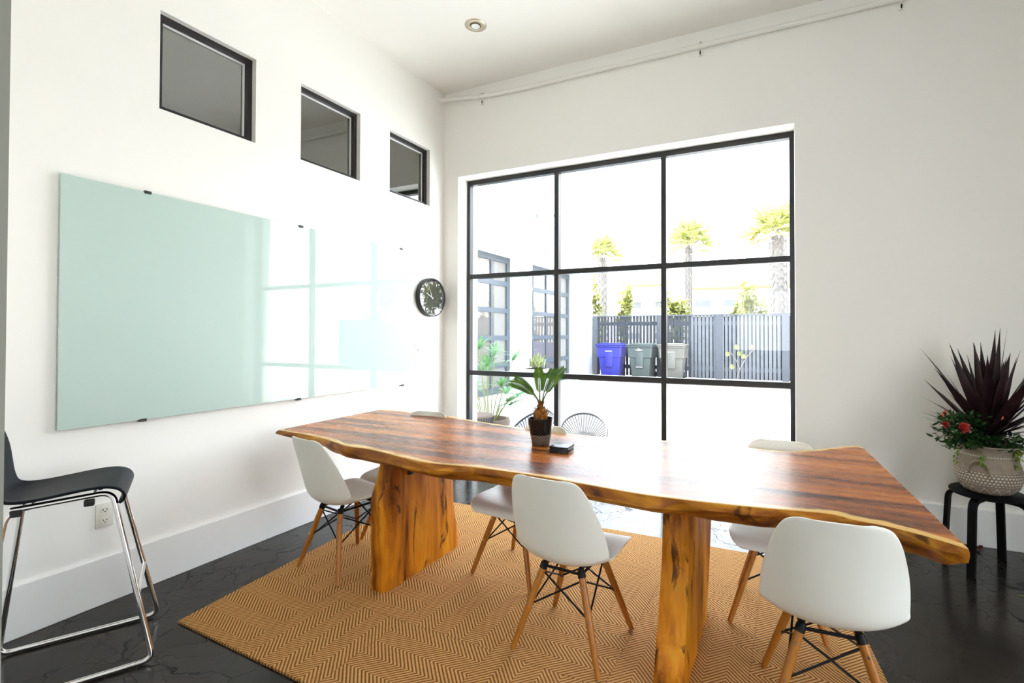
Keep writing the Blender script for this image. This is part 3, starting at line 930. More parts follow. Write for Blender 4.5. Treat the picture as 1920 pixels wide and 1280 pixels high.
# fronds: horizontal run along the camera's right (rt), some depth
rh = Vector((rt.x, rt.y, 0)).normalized(); fh = Vector((fw.x, fw.y, 0)).normalized()
FR = [(-0.165, 0.335, 0.01, 0.07), (-0.145, 0.355, 0.07, 0.05), (-0.012, 0.415, -0.05, 0.02), (0.06, 0.40, 0.10, 0.01), (0.125, 0.415, -0.02, 0.0)]
for k, (dx, dz, dy, sag) in enumerate(FR):
    base = Vector((0.006*math.copysign(1, dx), 0, 0.225))
    tip = rh*dx+fh*dy+Vector((0, 0, dz))
    ctrl = base.lerp(tip, 0.5)+Vector((0, 0, 0.015+sag*0.35))-rh*dx*0.12
    cv = lambda q: base*(1-q)**2+ctrl*2*q*(1-q)+tip*q*q
    bm = bmesh.new()
    tube(bm, [cv(i/14) for i in range(15)], [0.0046*(1-i/20) for i in range(15)], 6)
    fr = build('frond', bm, M['sago_stem'], t)
    bm = bmesh.new()
    for i in range(38):
        q = 0.26+0.74*i/37
        p = cv(q); d = (cv(min(1, q+0.02))-cv(q-0.02)).normalized()
        sd = d.cross(Vector((0, 0, 1)))
        if sd.length < 0.05: sd = fh.copy()
        sd.normalize()
        if k in (0, 1): sd = (sd*0.55+d.cross(sd)*(0.8 if k else -0.8)).normalized()
        if k == 2: sd = (rh+fh*0.2).normalized()
        if k == 4: sd = (sd*0.5+Vector((0, 0, 0))+d.cross(sd)*0.85).normalized()
        ln = 0.060*math.sin(PI*min(1, 0.22+0.70*(q-0.26)/0.74))**0.8
        for sgn in (-1, 1):
            dd = (sd*sgn*0.75+d*0.75+Vector((0, 0, 0.12)))
            blade(bm, p, dd, d, ln, 0.0054, 0.05, 3, 0.1)
    build('leaflets', bm, M['sago_leaf'], fr, 0)

CW = [('topmost black square slate coaster on the table stack', 0.0, 0.0, 0.0), ('second black slate coaster from the top of the stack', 0.004, -0.006, 0.03),
      ('second black slate coaster from the bottom of the stack', -0.002, -0.004, -0.02), ('bottom black slate coaster of the stack, resting on the table', 0.003, -0.008, 0.04)]
c0 = None
for k, (lab, dx, dy, rr) in enumerate(CW):
    z = TT+0.0075*(3-k)
    if c0 is None:
        bm = bmesh.new(); box(bm, -0.05, -0.055, 0, 0.05, 0.055, 0.0073, 0.0012)
        c0 = build('coaster', bm, M['coaster'], None, 30); tag(c0, lab, 'coaster', 'stack of coasters beside the potted palm')
        o = c0
    else:
        o = c0.copy(); COL.objects.link(o); o['label'] = lab
    o.location = (2.084+dx, -1.730+dy, z); o.rotation_euler = (0, 0, 0.10+rr)

# ------------------------------------------------------------------ black stool with the planter
ST = (4.195, -0.375, 0.0)
t = thing('round_stool', 'round black four-legged stool carrying the stoneware planter', 'stool', ST, R(-125))
bm = bmesh.new(); lathe(bm, [(0.150, 0.428), (0.168, 0.430), (0.175, 0.436), (0.175, 0.446), (0.170, 0.450), (0.10, 0.450)], 48); build('seat', bm, M['stool_black'], t)
for k in range(4):
    bm = bmesh.new()
    path = bend([(0.06, 0, 0.416), (0.186, 0, 0.416), (0.212, 0, 0.0)], 0.055, 8)
    rings = []
    for i, p in enumerate(path):
        d = (path[min(i+1, len(path)-1)]-path[max(i-1, 0)]).normalized()
        nn = Vector((d.z, 0, -d.x))
        rings.append([bm.verts.new(p+nn*a+Vector((0, b, 0))) for a, b in ((-0.011, -0.019), (0.011, -0.019), (0.011, 0.019), (-0.011, 0.019))])
    for a, b in zip(rings, rings[1:]):
        for j in range(4): bm.faces.new((a[j], a[(j+1) % 4], b[(j+1) % 4], b[j]))
    bm.faces.new(rings[0][::-1]); bm.faces.new(rings[-1])
    bmesh.ops.rotate(bm, verts=bm.verts, cent=(0, 0, 0), matrix=Matrix.Rotation(k*PI/2, 3, 'Z'))
    build('leg', bm, M['stool_black'], t, 50)

PZ = 0.450
t = thing('flower_planter', 'carved stoneware planter with dark spiky cordyline and red flowers, on the black stool', 'potted plant', (ST[0]+0.006, ST[1]-0.003, PZ))
bm = bmesh.new()
lathe(bm, [(0.092, 0.0), (0.112, 0.008), (0.140, 0.040), (0.155, 0.085), (0.157, 0.120), (0.148, 0.160), (0.135, 0.195), (0.130, 0.220), (0.138, 0.250), (0.152, 0.268), (0.158, 0.276), (0.154, 0.281), (0.144, 0.276), (0.130, 0.250)], 64,
      wob=lambda a, z: (0.035*max(0, (z-0.22)/0.06)*math.sin(3*a+0.6) if z > 0.22 else 0))
build('planter_pot', bm, M['stoneware'], t)
for a0 in (R(-121), R(59)):
    bm = bmesh.new()
    hp = []
    for k in range(13):
        u_ = PI*k/12
        aa = a0+0.34*math.cos(u_)
        z = 0.128+0.070*math.sin(u_)
        rr = lerp([(0.12, 0.157), (0.16, 0.148), (0.2, 0.135)], z)+0.006+0.014*math.sin(u_)
        hp.append((rr*math.cos(aa), rr*math.sin(aa), z-0.012*(k in (0, 12))))
    tube(bm, hp, 0.0095, 8)
    build('handle', bm, M['stoneware'], t)
bm = bmesh.new(); lathe(bm, [(0.126, 0.235), (0.131, 0.250), (0.06, 0.262), (0.01, 0.266)], 32); build('soil', bm, M['soil'], t)
rng = random.Random(11)
bm = bmesh.new()
cb = rh*0.015+Vector((0, 0, 0.26))
tube(bm, [cb+Vector((0, 0, -0.02)), cb+Vector((0, 0, 0.10))], [0.018, 0.014], 8)
for k in range(58):
    a = k*2.39996+rng.uniform(-.2, .2)
    e = 1.52-1.22*(k/57)**0.9+rng.uniform(-.06, .06)
    d = Vector((math.cos(a)*math.cos(e), math.sin(a)*math.cos(e), math.sin(e)))
    if d.y > 0.30: d.y = 0.30+0.15*(d.y-0.30)
    sd = d.cross(Vector((0, 0, 1)))
    if sd.length < 0.1: sd = rh.copy()
    ln = (0.64 if k < 20 else 0.52 if k < 36 else 0.40)*rng.uniform(0.80, 1.04)
    sd = (sd.normalized()+d.cross(sd).normalized()*rng.uniform(-.5, .5)).normalized()
    blade(bm, cb+Vector((0, 0, 0.02+0.06*rng.random())), d, sd, ln, rng.uniform(0.050, 0.074)*(1 if k < 38 else 0.5), rng.uniform(0.02, 0.12), 12, 0.2, curve=0.88)
build('cordyline_leaves', bm, M['cordyline'], t, 60)
bm = bmesh.new()
for k in range(760):
    a = rng.random()*2*PI
    rr = 0.165*math.sqrt(rng.random())
    z = 0.255+0.125*rng.random()*(1-0.45*rr/0.165)
    p = Vector((rr*math.cos(a), rr*math.sin(a), z))
    if rng.random() < 0.55:
        p = -rh*rng.uniform(0.08, 0.31)-fh*rng.uniform(-0.02, 0.12)+Vector((0, 0, rng.uniform(0.27, 0.46)))
    if p.y > 0.30: continue
    d = Vector((rng.uniform(-1, 1), rng.uniform(-1, 1), rng.uniform(-0.35, 0.9))).normalized()
    sd = d.cross(Vector((rng.uniform(-.4, .4), rng.uniform(-.4, .4), 1))).normalized()
    blade(bm, p, d, sd, rng.uniform(0.034, 0.056), rng.uniform(0.018, 0.026), 0.2, 4, 0.25)
build('flowering_foliage', bm, M['dark_leaf'], t, 60)
bm = bmesh.new()
for base in (-rh*0.125-fh*0.10, rh*0.03-fh*0.155, rh*0.045-fh*0.15, rh*0.15-fh*0.11, rh*0.17-fh*0.09, -rh*0.2-fh*0.02):
    long_ = rng.uniform(0.06, 0.11)
    for k in range(26):
        q = rng.random()
        p = base*1.0+Vector((rng.uniform(-.012, .012), rng.uniform(-.012, .012), 0.275-long_*q))
        d = Vector((rng.uniform(-1, 1), rng.uniform(-1, 0.2), rng.uniform(-1, 0.3))).normalized()
        blade(bm, p, d, d.cross(Vector((0.2, 0.1, 1))).normalized(), 0.020, 0.013, 0.2, 3, 0.15)
build('trailing_foliage', bm, M['lime_leaf'], t, 60)
for (a, b, z, r0, m) in ((-0.315, -0.09, 0.405, 0.022, 'petal'), (-0.245, -0.13, 0.395, 0.034, 'petal')):
    bm = bmesh.new()
    c = rh*a+fh*b+Vector((0, 0, z))
    nd = (-fh+Vector((0, 0, 0.25))-rh*0.2).normalized()
    u, v = frame_of(nd)
    for k in range(5):
        for lay in (0, 1):
            th = 2*PI*(k+0.5*lay)/5
            d = u*math.cos(th)+v*math.sin(th)+nd*(0.25+0.5*lay)
            blade(bm, c, d, d.cross(nd).normalized(), r0*(1-0.3*lay), r0*0.95, 0.1, 5, 0.1, tip=0.3)
    build('red_flower', bm, M[m], t, 60)
for (a, b, z, tilt) in ((-0.29, -0.08, 0.458, -0.5), (-0.05, -0.15, 0.43, 0.1), (-0.325, -0.09, 0.445, -0.2)):
    bm = bmesh.new()
    c = rh*a+fh*b+Vector((0, 0, z))
    tube(bm, [c, c+rh*tilt*0.03+Vector((0, 0, 0.014)), c+rh*tilt*0.05+Vector((0, 0, 0.03))], [0.003, 0.0065, 0.001], 8)
    build('flower_bud', bm, M['bud'], t)

# fallen leaves
bm = bmesh.new()
for k, (x, y, a) in enumerate(((0, 0, 0.3), (0.03, 0.012, 1.0), (-0.02, 0.01, 2.5), (0.012, -0.012, 5.0))):
    blade(bm, (x, y, 0.004), (math.cos(a), math.sin(a), 0.35), (-math.sin(a), math.cos(a), 0.2), 0.05, 0.026, 0.1, 5, 0.4)
o = build('fallen_leaf', bm, M['dry_leaf'], None, 60, loc=(4.215, -0.085, 0.0)); tag(o, 'curled dark red dead leaf on the floor behind the black stool', 'leaf')
bm = bmesh.new(); blade(bm, (0, 0, 0.002), (0.9, -0.1, 0.05), (0.1, 0.9, 0.05), 0.06, 0.010, 0.0, 5, 0.2)
o = build('fallen_leaf', bm, M['lime_leaf'], None, 60, loc=(4.222, -0.69, 0.0)); tag(o, 'thin yellow green leaf lying on the dark floor in front of the stool', 'leaf')

# ------------------------------------------------------------------ bar stool
bs = thing('bar_stool', 'black moulded bar stool with chrome sled legs by the left wall', 'stool', (0.448, -3.006, 0), R(-28.6))
SP = [(0.118, 0.668, 0.165, 0.0), (0.132, 0.682, 0.185, 0.0), (0.136, 0.702, 0.195, 0.0), (0.122, 0.724, 0.199, 0.0), (0.085, 0.736, 0.200, 0.002), (0.02, 0.732, 0.200, 0.006), (-0.07, 0.718, 0.199, 0.010), (-0.15, 0.706, 0.193, 0.016), (-0.21, 0.706, 0.178, 0.024), (-0.250, 0.730, 0.160, 0.030),
      (-0.270, 0.775, 0.156, 0.034), (-0.282, 0.83, 0.176, 0.034), (-0.294, 0.90, 0.200, 0.030), (-0.308, 0.97, 0.188, 0.024), (-0.320, 1.02, 0.155, 0.016), (-0.326, 1.037, 0.115, 0.010)]
sh = build('seat_shell', shell_mesh(SP, 20, 34), M['stool_seat'], bs, 180)
md = sh.modifiers.new('thick', 'SOLIDIFY'); md.thickness = 0.012; md.offset = -1
md = sh.modifiers.new('round', 'SUBSURF'); md.levels = 1; md.render_levels = 2
for sx in (-1, 1):
    bm = bmesh.new()
    tube(bm, bend([(sx*0.120, -0.19, 0.690), (sx*0.125, 0.100, 0.708), (sx*0.208, 0.240, 0.012), (sx*0.208, -0.285, 0.012), (sx*0.128, -0.20, 0.684), (sx*0.10, -0.12, 0.690)], 0.042, 8), 0.0105, 14)
    build('sled_leg', bm, M['chrome'], bs, 60)
bm = bmesh.new()
tube(bm, [(-0.176, 0.187, 0.28), (0.176, 0.187, 0.28)], 0.009, 12)
build('footrest', bm, M['chrome'], bs, 60)
for y in (0.04, -0.14):
    bm = bmesh.new()
    tube(bm, [(-0.12, y, 0.699+0.06*y), (0.12, y, 0.699+0.06*y)], 0.006, 8)
    build('crossbar', bm, M['chrome'], bs, 60)
for sx in (-1, 1):
    for y in (0.03, -0.175):
        bm = bmesh.new(); box(bm, sx*0.126-0.011, y-0.016, 0.664, sx*0.126+0.011, y+0.016, 0.690, 0.004); build('rubber_bumper', bm, M['rubber'], bs)

# ------------------------------------------------------------------ outside
bm = bmesh.new(); box(bm, -30, 0.35, -0.15, 30, 60, -0.02)
box(bm, XR+0.2, -20, -0.15, 30, 0.35, -0.02)
struct('ground', bm, M['concrete_out'], smooth=0)
bm = bmesh.new(); box(bm, -2.4, 9.6, -0.02, 14, 11.5, 0.01); o = build('planting_bed', bm, M['mulch'], None, 0); tag(o, 'dark mulch strip along the foot of the slatted fence', 'mulch bed')

# white building wing with glazed roller doors
wing = thing('building_wing', 'white stucco building wing with two glazed roller doors outside the window', 'building', (-2.42, 6.0, -0.02))
WXL, DX, WH = -2.42, -2.80, 4.50
openings = [(2.95, 6.18), (6.60, 9.80)]
def wl(x, y, z): return (x+2.42, y-6.0, z+0.02)
def wbox(bm, x0, y0, z0, x1, y1, z1, bev=0):
    a, b = wl(x0, y0, z0), wl(x1, y1, z1)
    box(bm, *a, *b, bev)
bm = bmesh.new()
yy = [0.35, 2.95, 6.18, 6.60, 9.80, 10.75]
for a, b in ((0.35, 2.95), (6.18, 6.60), (9.80, 10.75)): wbox(bm, -3.0, a, -0.02, WXL, b, 3.16)
wbox(bm, -3.0, 0.35, 3.16, WXL, 10.75, WH)
wbox(bm, -9.0, 10.60, -0.02, -3.0, 10.75, WH); wbox(bm, -9.0, 0.35, WH-0.2, -3.0, 10.6, WH-0.1)
wbox(bm, -9.0, 0.35, 0.0, -8.8, 10.6, WH-0.2)
build('stucco_wall', bm, M['stucco'], wing, 0)
bm = bmesh.new(); wbox(bm, -3.05, 0.35, WH, WXL+0.03, 10.80, WH+0.05); build('coping', bm, M['metal_cap'], wing, 0)
bm = bmesh.new()
wbox(bm, WXL, 6.52, 4.20, WXL+0.10, 6.60, 4.36); wbox(bm, WXL, 6.72, 4.22, WXL+0.16, 6.80, 4.30); wbox(bm, WXL, 6.56, 4.27, WXL+0.04, 6.95, 4.30)
build('wall_bracket', bm, M['metal_cap'], wing, 0)
for a, b in openings:
    fr = bmesh.new()
    ncol, nrow = 4, 5
    zt = 3.16
    for i in range(ncol+1):
        y = a+(b-a)*i/ncol
        hw = 0.075 if i in (0, ncol) else 0.035
        y = min(max(y, a+hw), b-hw)
        wbox(fr, DX-0.06, y-hw, 0.0, DX, y+hw, zt)
    for j in range(nrow+1):
        z = zt*j/nrow
        hw = 0.07 if j in (0, nrow) else 0.055
        z = min(max(z, hw), zt-hw)
        wbox(fr, DX-0.06, a, z-hw, DX+0.002, b, z+hw)
    door = build('roller_door', fr, M['garage_frame'], wing, 0)
    for i in range(ncol):
        for j in range(nrow):
            bm = bmesh.new()
            wbox(bm, DX-0.04, a+(b-a)*i/ncol, zt*j/nrow, DX-0.03, a+(b-a)*(i+1)/ncol, zt*(j+1)/nrow)
            build('pane', bm, M['garage_glass'], door, 0)

# slatted fence
FY = 11.0
fence = thing('slatted_fence', 'tall grey fence of narrow vertical boards across the courtyard', 'fence', (0, FY, 0))
rng = random.Random(3)
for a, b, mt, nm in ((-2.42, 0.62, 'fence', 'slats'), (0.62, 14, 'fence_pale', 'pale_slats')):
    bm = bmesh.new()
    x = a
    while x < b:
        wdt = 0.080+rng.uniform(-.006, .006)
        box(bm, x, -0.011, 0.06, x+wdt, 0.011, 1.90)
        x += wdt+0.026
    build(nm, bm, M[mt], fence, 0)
bm = bmesh.new(); box(bm, 0.62, 0.055, 0.06, 14, 0.07, 1.88); build('gap_backing', bm, M['fence_dark'], fence, 0)  # added dark sheet, makes the gaps between the pale slats read dark
bm = bmesh.new(); box(bm, -2.45, -0.045, 1.90, 14, 0.045, 1.94); box(bm, -2.45, 0.012, 1.62, 14, 0.05, 1.74); box(bm, -2.45, 0.012, 0.28, 14, 0.05, 0.40); build('rails', bm, M['fence_post'], fence, 0)
for x in (-2.40, -0.28, 1.42, 3.18, 5.3, 7.4, 9.5, 11.6):
    bm = bmesh.new(); box(bm, x-0.09, -0.06, 0.011, x+0.09, 0.05, 1.90); build('post', bm, M['fence_post'], fence, 0)

def cart(label, m, loc, rz, wd, mark):
    t = thing('wheeled_bin', label, 'bin', loc, rz, 'wheeled bins by the fence')
    bm = bmesh.new()
    rings = []
    for z, a, b in ((0.06, 0.36, 0.36), (0.10, 0.38, 0.38), (0.55, 0.44, 0.44), (0.62, 0.45, 0.45), (0.64, 0.50, 0.48), (0.92, 0.53, 0.50), (0.94, 0.56, 0.54), (0.98, 0.56, 0.54)):
        a *= wd; b *= 0.75
        rings.append([bm.verts.new((sx*a*cx, sy*b*cy, z)) for sx, sy, cx, cy in ((-1, -1, .92, 1), (1, -1, .92, 1), (1, -1, 1, .92), (1, 1, 1, .92), (1, 1, .92, 1), (-1, 1, .92, 1), (-1, 1, 1, .92), (-1, -1, 1, .92))])
    for a, b in zip(rings, rings[1:]):
        for j in range(8): bm.faces.new((a[j], a[(j+1) % 8], b[(j+1) % 8], b[j]))
    bm.faces.new(rings[0][::-1]); bm.faces.new(rings[-1])
    body = build('bin_body', bm, m, t, 30)
    bm = bmesh.new(); box(bm, -0.17*wd, -0.375, 0.34, 0.17*wd, -0.325, 0.80, 0.02); build('front_recess', bm, m, body, 30)
    bm = bmesh.new(); box(bm, -0.57*wd, -0.43, 0.985, 0.57*wd, 0.42, 1.02, 0.012); box(bm, -0.42*wd, -0.30, 1.02, 0.42*wd, 0.34, 1.05, 0.012); build('lid', bm, m, t, 30)
    bm = bmesh.new(); tube(bm, [(-0.45*wd, 0.47, 0.95), (0.45*wd, 0.47, 0.95)], 0.018, 8)
    for sx in (-1, 1): tube(bm, [(sx*0.45*wd, 0.40, 0.95), (sx*0.45*wd, 0.48, 0.95)], 0.016, 8)
    build('handle', bm, m, t)
    for sx in (-1, 1):
        bm = bmesh.new(); tube(bm, [(sx*0.40*wd-0.03, 0.27, 0.10), (sx*0.40*wd+0.03, 0.27, 0.10)], 0.12, 20); build('wheel', bm, M['rubber'], t, 40)
    bm = bmesh.new()
    if mark == 'glyph':
        for pts in (((-0.10, 0.855), (-0.03, 0.860), (0.0, 0.895)), ((-0.02, 0.90), (0.03, 0.865), (0.11, 0.855)), ((-0.05, 0.850), (0.06, 0.850))):
            tube(bm, [(x_, -0.392, z_) for x_, z_ in pts], 0.010, 6)
        tube(bm, [(-0.09, -0.378, 0.36), (0.09, -0.378, 0.36)], 0.010, 6)
    else:
        tube(bm, [(-0.10, -0.378, 0.815), (0.10, -0.378, 0.815)], 0.008, 6)
    build('printed_mark', bm, M['bin_mark'], t)
    return t
cart('blue wheeled recycling bin in front of the fence', M['bin_blue'], (-1.62, 10.35, 0.034), 0.03, 0.72, 'bar')
cart('grey green wheeled bin in the middle of three, with a white mark', M['bin_green'], (-0.68, 10.42, 0.034), -0.05, 0.70, 'glyph')
cart('pale grey wheeled bin partly hidden behind the dark mullion', M['bin_tan'], (0.22, 10.40, 0.034), 0.04, 0.70, 'bar')

# vegetation beyond the fence
def fan_frond(bm, base, d, size, rg, mat=0):
    d = Vector(d).normalized()
    side = d.cross(Vector((0, 0, 1)))
    if side.length < 0.1: side = Vector((1, 0, 0))
    side.normalize()
    hub = Vector(base)+d*size*0.55+Vector((0, 0, -0.06*size))
    tube(bm, [base, hub], 0.012*size, 4, mat=mat)
    for k in range(15):
        a = R(-105+210*k/14)
        dd = d*math.cos(a)+side*math.sin(a)
        blade(bm, hub, dd+Vector((0, 0, rg.uniform(-.1, .15))), d.cross(dd)+dd.cross(Vector((0, 0, 1)))*0.7, size*rg.uniform(.55, .75), size*0.075, 0.25, 4, 0.1, mat)

def palm(loc, h, size, seed, label, r0=0.16, lean=0.0, nf=26):
    rg = random.Random(seed)
    t = thing('fan_palm', label, 'palm tree', loc, 0, 'palms beyond the fence')
    bm = bmesh.new()
    tube(bm, [(lean*q*h, 0, h*q) for q in (0, .25, .5, .75, 1)], [r0*1.1, r0, r0*.95, r0*1.05, r0*.7], 14)
    tr = build('trunk', bm, M['palm_trunk'], t)
    bm = bmesh.new()
    for i in range(int(h/0.14)):
        for k in range(4):
            a = (k+0.5*(i % 2))*PI/2+0.3
            d = Vector((math.cos(a), math.sin(a), 0))
            p = d*r0*0.9+Vector((lean*0.14*i, 0, 0.14*i+0.1))
            for sg in (-1, 1):
                s_ = Vector((-math.sin(a), math.cos(a), 0))*sg
                tube(bm, [p+s_*0.07*r0/0.16, p+s_*0.015+Vector((0, 0, 0.22))+d*0.05], [0.022, 0.012], 4)
    build('frond_stubs', bm, M['palm_trunk'], tr, 0)
    bm = bmesh.new(); dry = bmesh.new()
    for k in range(nf):
        a = k*2.4+rg.uniform(-.3, .3)
        e = R(88)-R(105)*(k/nf)**1.25
        d = (math.cos(a)*math.cos(e), math.sin(a)*math.cos(e), math.sin(e))
        fan_frond(dry if k > nf*0.82 else bm, (lean*h, 0, h), d, size*rg.uniform(.8, 1.1), rg)
    build('fronds', bm, M['palm_leaf'], t, 0)
    build('dead_fronds', dry, M['palm_dry'], t, 0)
palm((-3.55, 15.0, -0.02), 4.55, 0.95, 5, 'fan palm at the left end of the fence beside the white wing')
palm((-0.12, 15.0, -0.02), 4.75, 1.10, 6, 'slender fan palm rising just right of the upright window bar', r0=0.11)
palm((3.05, 15.2, -0.02), 4.9, 1.30, 7, 'stout fan palm at the right end with a criss-cross trunk', r0=0.26, lean=-0.02)

def bush(loc, rx, ry, h, seed, label, count=1100, m='hedge', leaf=0.20, z0=0.1, nm='leafy_shrub', grp='shrubs beyond the fence'):
    rg = random.Random(seed)
    t = thing(nm, label, 'bush', loc, 0, grp)
    bm = bmesh.new()
    for k in range(6):
        a = rg.random()*6.28
        tube(bm, [(0, 0, 0), (rx*.3*math.cos(a), ry*.3*math.sin(a), h*.5), (rx*.6*math.cos(a), ry*.6*math.sin(a), h*.85)], [0.035, 0.025, 0.01], 5)
    build('stems', bm, M['palm_trunk'], t)
    bm = bmesh.new()
    lob = [(rg.uniform(-.6, .6)*rx, rg.uniform(-.5, .5)*ry, rg.uniform(.35, .95)*h, rg.uniform(.28, .5)) for _ in range(9)]
    for k in range(count):
        cx, cy, cz, rr = rg.choice(lob)
        u = Vector((rg.gauss(0, 1), rg.gauss(0, 1), rg.gauss(0, 1))).normalized()*rr*rg.random()**.4
        p = Vector((cx+u.x*rx, cy+u.y*ry, max(z0, cz+u.z*h*.55)))
        d = Vector((rg.uniform(-1, 1), rg.uniform(-1, 1), rg.uniform(-.6, .8))).normalized()
        blade(bm, p, d, d.cross(Vector((.3, .2, 1))).normalized(), leaf*rg.uniform(.7, 1.3), leaf*.5, .2, 3, .2)
    build('foliage', bm, M[m], t, 0)
    return t
bush((-3.3, 13.0, -0.02), 0.6, 0.5, 3.0, 1, 'tall light green bush behind the fence next to the white wing')
bush((-2.1, 13.2, -0.02), 0.35, 0.4, 2.9, 2, 'narrow upright light green bush behind the blue bin')
bush((-0.1, 12.2, -0.02), 0.5, 0.4, 2.45, 3, 'spreading yellow green bush leaning over the fence right of the upright bar')
bush((1.75, 14.3, -0.02), 0.4, 0.3, 2.2, 4, 'low yellow green bush behind the middle of the fence')
bush((2.2, 13.4, -0.02), 0.5, 0.5, 2.75, 8, 'yellow green bush behind the fence beside the stout palm')
bush((6.0, 13.0, -0.02), 1.6, 0.8, 4.2, 9, 'broad green tree beyond the fence, mirrored in the wall clock', 3000, leaf=0.3)
bush((9.0, 12.5, -0.02), 1.8, 0.9, 4.6, 10, 'tall green tree beyond the far end of the fence, mirrored in the glass board', 3000, leaf=0.3)
bush((13.0, 13.5, -0.02), 1.6, 1.2, 4.0, 12, 'broad green tree at the right corner of the courtyard, outside the view', 3000, leaf=0.3)
# yellow flowers on the fence vine
rg = random.Random(9)
t = thing('flowering_vine', 'thin vine with pale yellow blooms climbing the fence', 'vine', (1.9, 10.88, 0.012))
bm = bmesh.new()
tube(bm, [(0.0, 0, 0), (0.1, -0.02, 0.35), (0.28, 0, 0.7), (0.5, 0, 0.95)], 0.012, 5); tube(bm, [(0.1, -0.02, 0.35), (0.0, 0, 0.6), (-0.15, 0, 0.85)], 0.010, 5)
build('stem', bm, M['palm_trunk'], t)
for x_, z_ in ((0.02, 0.98), (0.42, 0.99), (-0.22, 0.78), (0.20, 0.72), (-0.1, 0.42), (0.1, 0.8)):
    bm = bmesh.new()
    for k in range(7):
        a = k*0.9
        blade(bm, (x_, -0.03, z_), (math.cos(a), -0.4, math.sin(a)), (-math.sin(a), 0, math.cos(a)), 0.09, 0.06, 0, 3, .1)
    build('bloom', bm, M['yellow_leaf'], t, 0)

# distant apartment house
apt = thing('apartment_house', 'pale apartment house with terracotta roof bands beyond the palms', 'building', (-2, 32, -0.02))
bm = bmesh.new(); box(bm, -6.5, 0, 0, 5.5, 6, 5.0); build('wall', bm, M['far_wall'], apt, 0)
for x0, x1, z in ((-5.3, -2.6, 5.0), (-1.2, 5.6, 4.6)):
    bm = bmesh.new()
    a = [bm.verts.new(p) for p in ((x0, -0.5, z), (x1, -0.5, z), (x1, 0.9, z+1.15), (x0, 0.9, z+1.15), (x0, -0.5, z-0.12), (x1, -0.5, z-0.12), (x1, 0.9, z-0.12), (x0, 0.9, z-0.12))]
    for q in ((0, 1, 2, 3), (4, 7, 6, 5), (0, 4, 5, 1), (1, 5, 6, 2), (2, 6, 7, 3), (3, 7, 4, 0)): bm.faces.new([a[i] for i in q])
    build('roof', bm, M['terracotta'], apt, 0)
for x0 in (-5.6, -3.4, -0.6, 1.4, 3.4):
    for z in (1.0, 3.3):
        bm = bmesh.new(); box(bm, x0, -0.06, z, x0+1.1, 0.02, z+0.45); build('window', bm, M['far_glass'], apt, 0)
bm = bmesh.new(); box(bm, -6.0, -0.9, 3.75, -2.0, 0, 4.3); box(bm, -6.0, -0.9, 2.3, -2.0, 0, 2.9); build('balcony', bm, M['stucco'], apt, 0)

for k, (z0, lab) in enumerate(((11.35, 'upper of the two power lines in the sky at top right'), (11.10, 'lower of the two power lines in the sky at top right'))):
    bm = bmesh.new()
    tube(bm, [(-30+2.6*i, 25, z0+0.18+0.004*((i-16)**2)*0.4-(0.075*(i-12) if i > 0 else 0)*0.55) for i in range(34)], 0.022, 5)
    o = build('power_line', bm, M['powerline'], None); tag(o, lab, 'cable', 'power lines over the courtyard')

# plants and seats just outside the window
t = thing('lady_palm', 'leafy green lady palm in a wicker basket outside the window', 'potted plant', (-0.36, 1.42, -0.02))
bm = bmesh.new(); lathe(bm, [(0.22, 0.0), (0.26, 0.1), (0.28, 0.24), (0.27, 0.28), (0.23, 0.28), (0.22, 0.22)], 28); bk = build('basket', bm, M['wicker'], t)
bm = bmesh.new(); lathe(bm, [(0.21, 0.2), (0.22, 0.225), (0.02, 0.235)], 24); build('soil', bm, M['soil'], t)
rg = random.Random(21)
bm = bmesh.new(); lf = bmesh.new()
for k in range(15):
    a = k*2.4
    h = 0.25+0.72*((k*7) % 15)/14
    b0 = Vector((0.08*math.cos(a), 0.08*math.sin(a), 0.22))
    tp = b0+Vector((0.24*math.cos(a), 0.20*math.sin(a), h))
    if k == 3: tp = b0+rh*0.30+Vector((0, 0, 0.34))
    tube(bm, [b0, b0.lerp(tp, .5)+Vector((0, 0, .08)), tp], [0.008, 0.006, 0.005], 6)
    d = (tp-b0).normalized()
    d = Vector((d.x*1.8, d.y*1.8, d.z*0.6)).normalized()
    sd = d.cross(Vector((0, 0, 1))).normalized()
    for j in range(9):
        th = R(-100+200*j/8)
        dd = d*math.cos(th)+sd*math.sin(th)+Vector((0, 0, .45))
        blade(lf, tp, dd, dd.cross(Vector((0, 0, 1))).normalized(), rg.uniform(.30, .42), 0.040, .42, 6, .15)
build('canes', bm, M['sago_stem'], t); build('fronds', lf, M['lady_leaf'], t, 0)

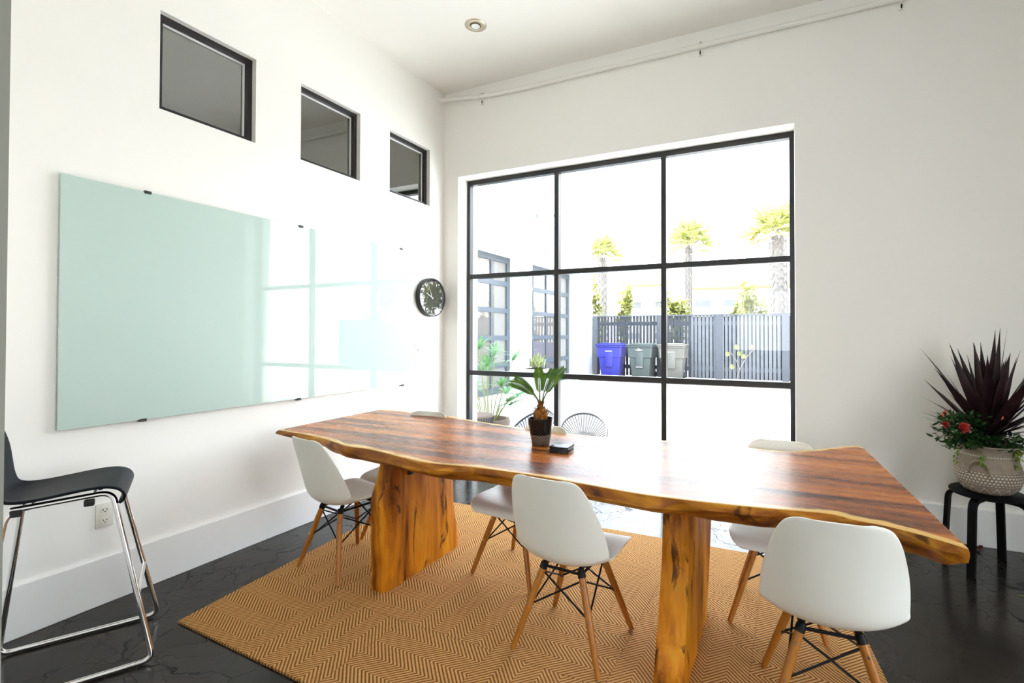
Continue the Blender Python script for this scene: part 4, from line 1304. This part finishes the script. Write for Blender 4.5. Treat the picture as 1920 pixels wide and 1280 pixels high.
t = thing('white_planter', 'square white planter with a pale yellow green shrub by the second roller door', 'potted plant', (-2.12, 6.25, -0.02))
bm = bmesh.new(); box(bm, -0.22, -0.22, 0, 0.22, 0.22, 0.56, 0.01); build('planter_box', bm, M['planter_white'], t)
bm = bmesh.new(); box(bm, -0.19, -0.19, 0.55, 0.19, 0.19, 0.575); build('soil', bm, M['soil'], t, 0)
bm = bmesh.new()
for k in range(110):
    a = rg.random()*6.28; e = rg.uniform(.3, 1.5)
    d = Vector((math.cos(a)*math.cos(e), math.sin(a)*math.cos(e), math.sin(e)))
    blade(bm, (0.16*rg.uniform(-1, 1), 0.16*rg.uniform(-1, 1), 0.57+0.15*rg.random()), d, d.cross(Vector((.1, .2, 1))).normalized(), rg.uniform(.2, .42), .035, .25, 4, .2)
build('foliage', bm, M['yellow_leaf'], t, 0)

def cord_chair(label, loc, rz, m, rim_m):
    t = thing('cord_lounge_chair', label, 'outdoor chair', loc, rz, 'low cord chairs outside the window')
    def rim(a):      # egg-shaped hoop, tilted back
        u, v = 0.27*math.sin(a), 0.42*math.cos(a)
        return Vector((u, -0.10-0.26*v/0.42, 0.27+0.16*v/0.42))
    bm = bmesh.new(); tube(bm, [rim(2*PI*k/40) for k in range(40)], 0.014, 8, True); build('rim', bm, rim_m, t)
    bm = bmesh.new()
    c = Vector((0, 0.0, 0.17))
    for k in range(44):
        p = rim(2*PI*k/44)
        mid = p.lerp(c, .55)+Vector((0, -0.02, -0.03))
        tube(bm, [p, mid, c+(p-c)*0.12], 0.008, 5)
    build('cord_seat', bm, m, t)
    for sx, sy in ((-1, -1), (1, -1), (-1, 1), (1, 1)):
        bm = bmesh.new(); tube(bm, [(sx*0.14, sy*0.10, 0.16), (sx*0.28, sy*0.26, 0.0)], 0.010, 8); build('leg', bm, rim_m, t)
    return t
cord_chair('brown cord lounge chair outside, just right of the small potted palm', (1.08, 1.12, -0.02), R(200), M['cord'], M['cord'])
cord_chair('blue grey cord lounge chair outside, just left of the small potted palm', (0.36, 1.10, -0.02), R(160), M['cord_blue'], M['cord_blue'])
o = thing('wicker_stool', 'brown wicker drum stool outside beside the lady palm', 'outdoor stool', (-0.20, 0.90, -0.02))
bm = bmesh.new(); lathe(bm, [(0.20, 0.0), (0.17, 0.2), (0.20, 0.40), (0.19, 0.42), (0.05, 0.425)], 28); build('drum', bm, M['wicker'], o)
bm = bmesh.new()
for k in range(36):
    a = 2*PI*k/36
    tube(bm, [(0.203*math.cos(a), 0.203*math.sin(a), 0.0), (0.174*math.cos(a), 0.174*math.sin(a), 0.2), (0.203*math.cos(a), 0.203*math.sin(a), 0.40)], 0.007, 5)
build('canes', bm, M['cord'], o)
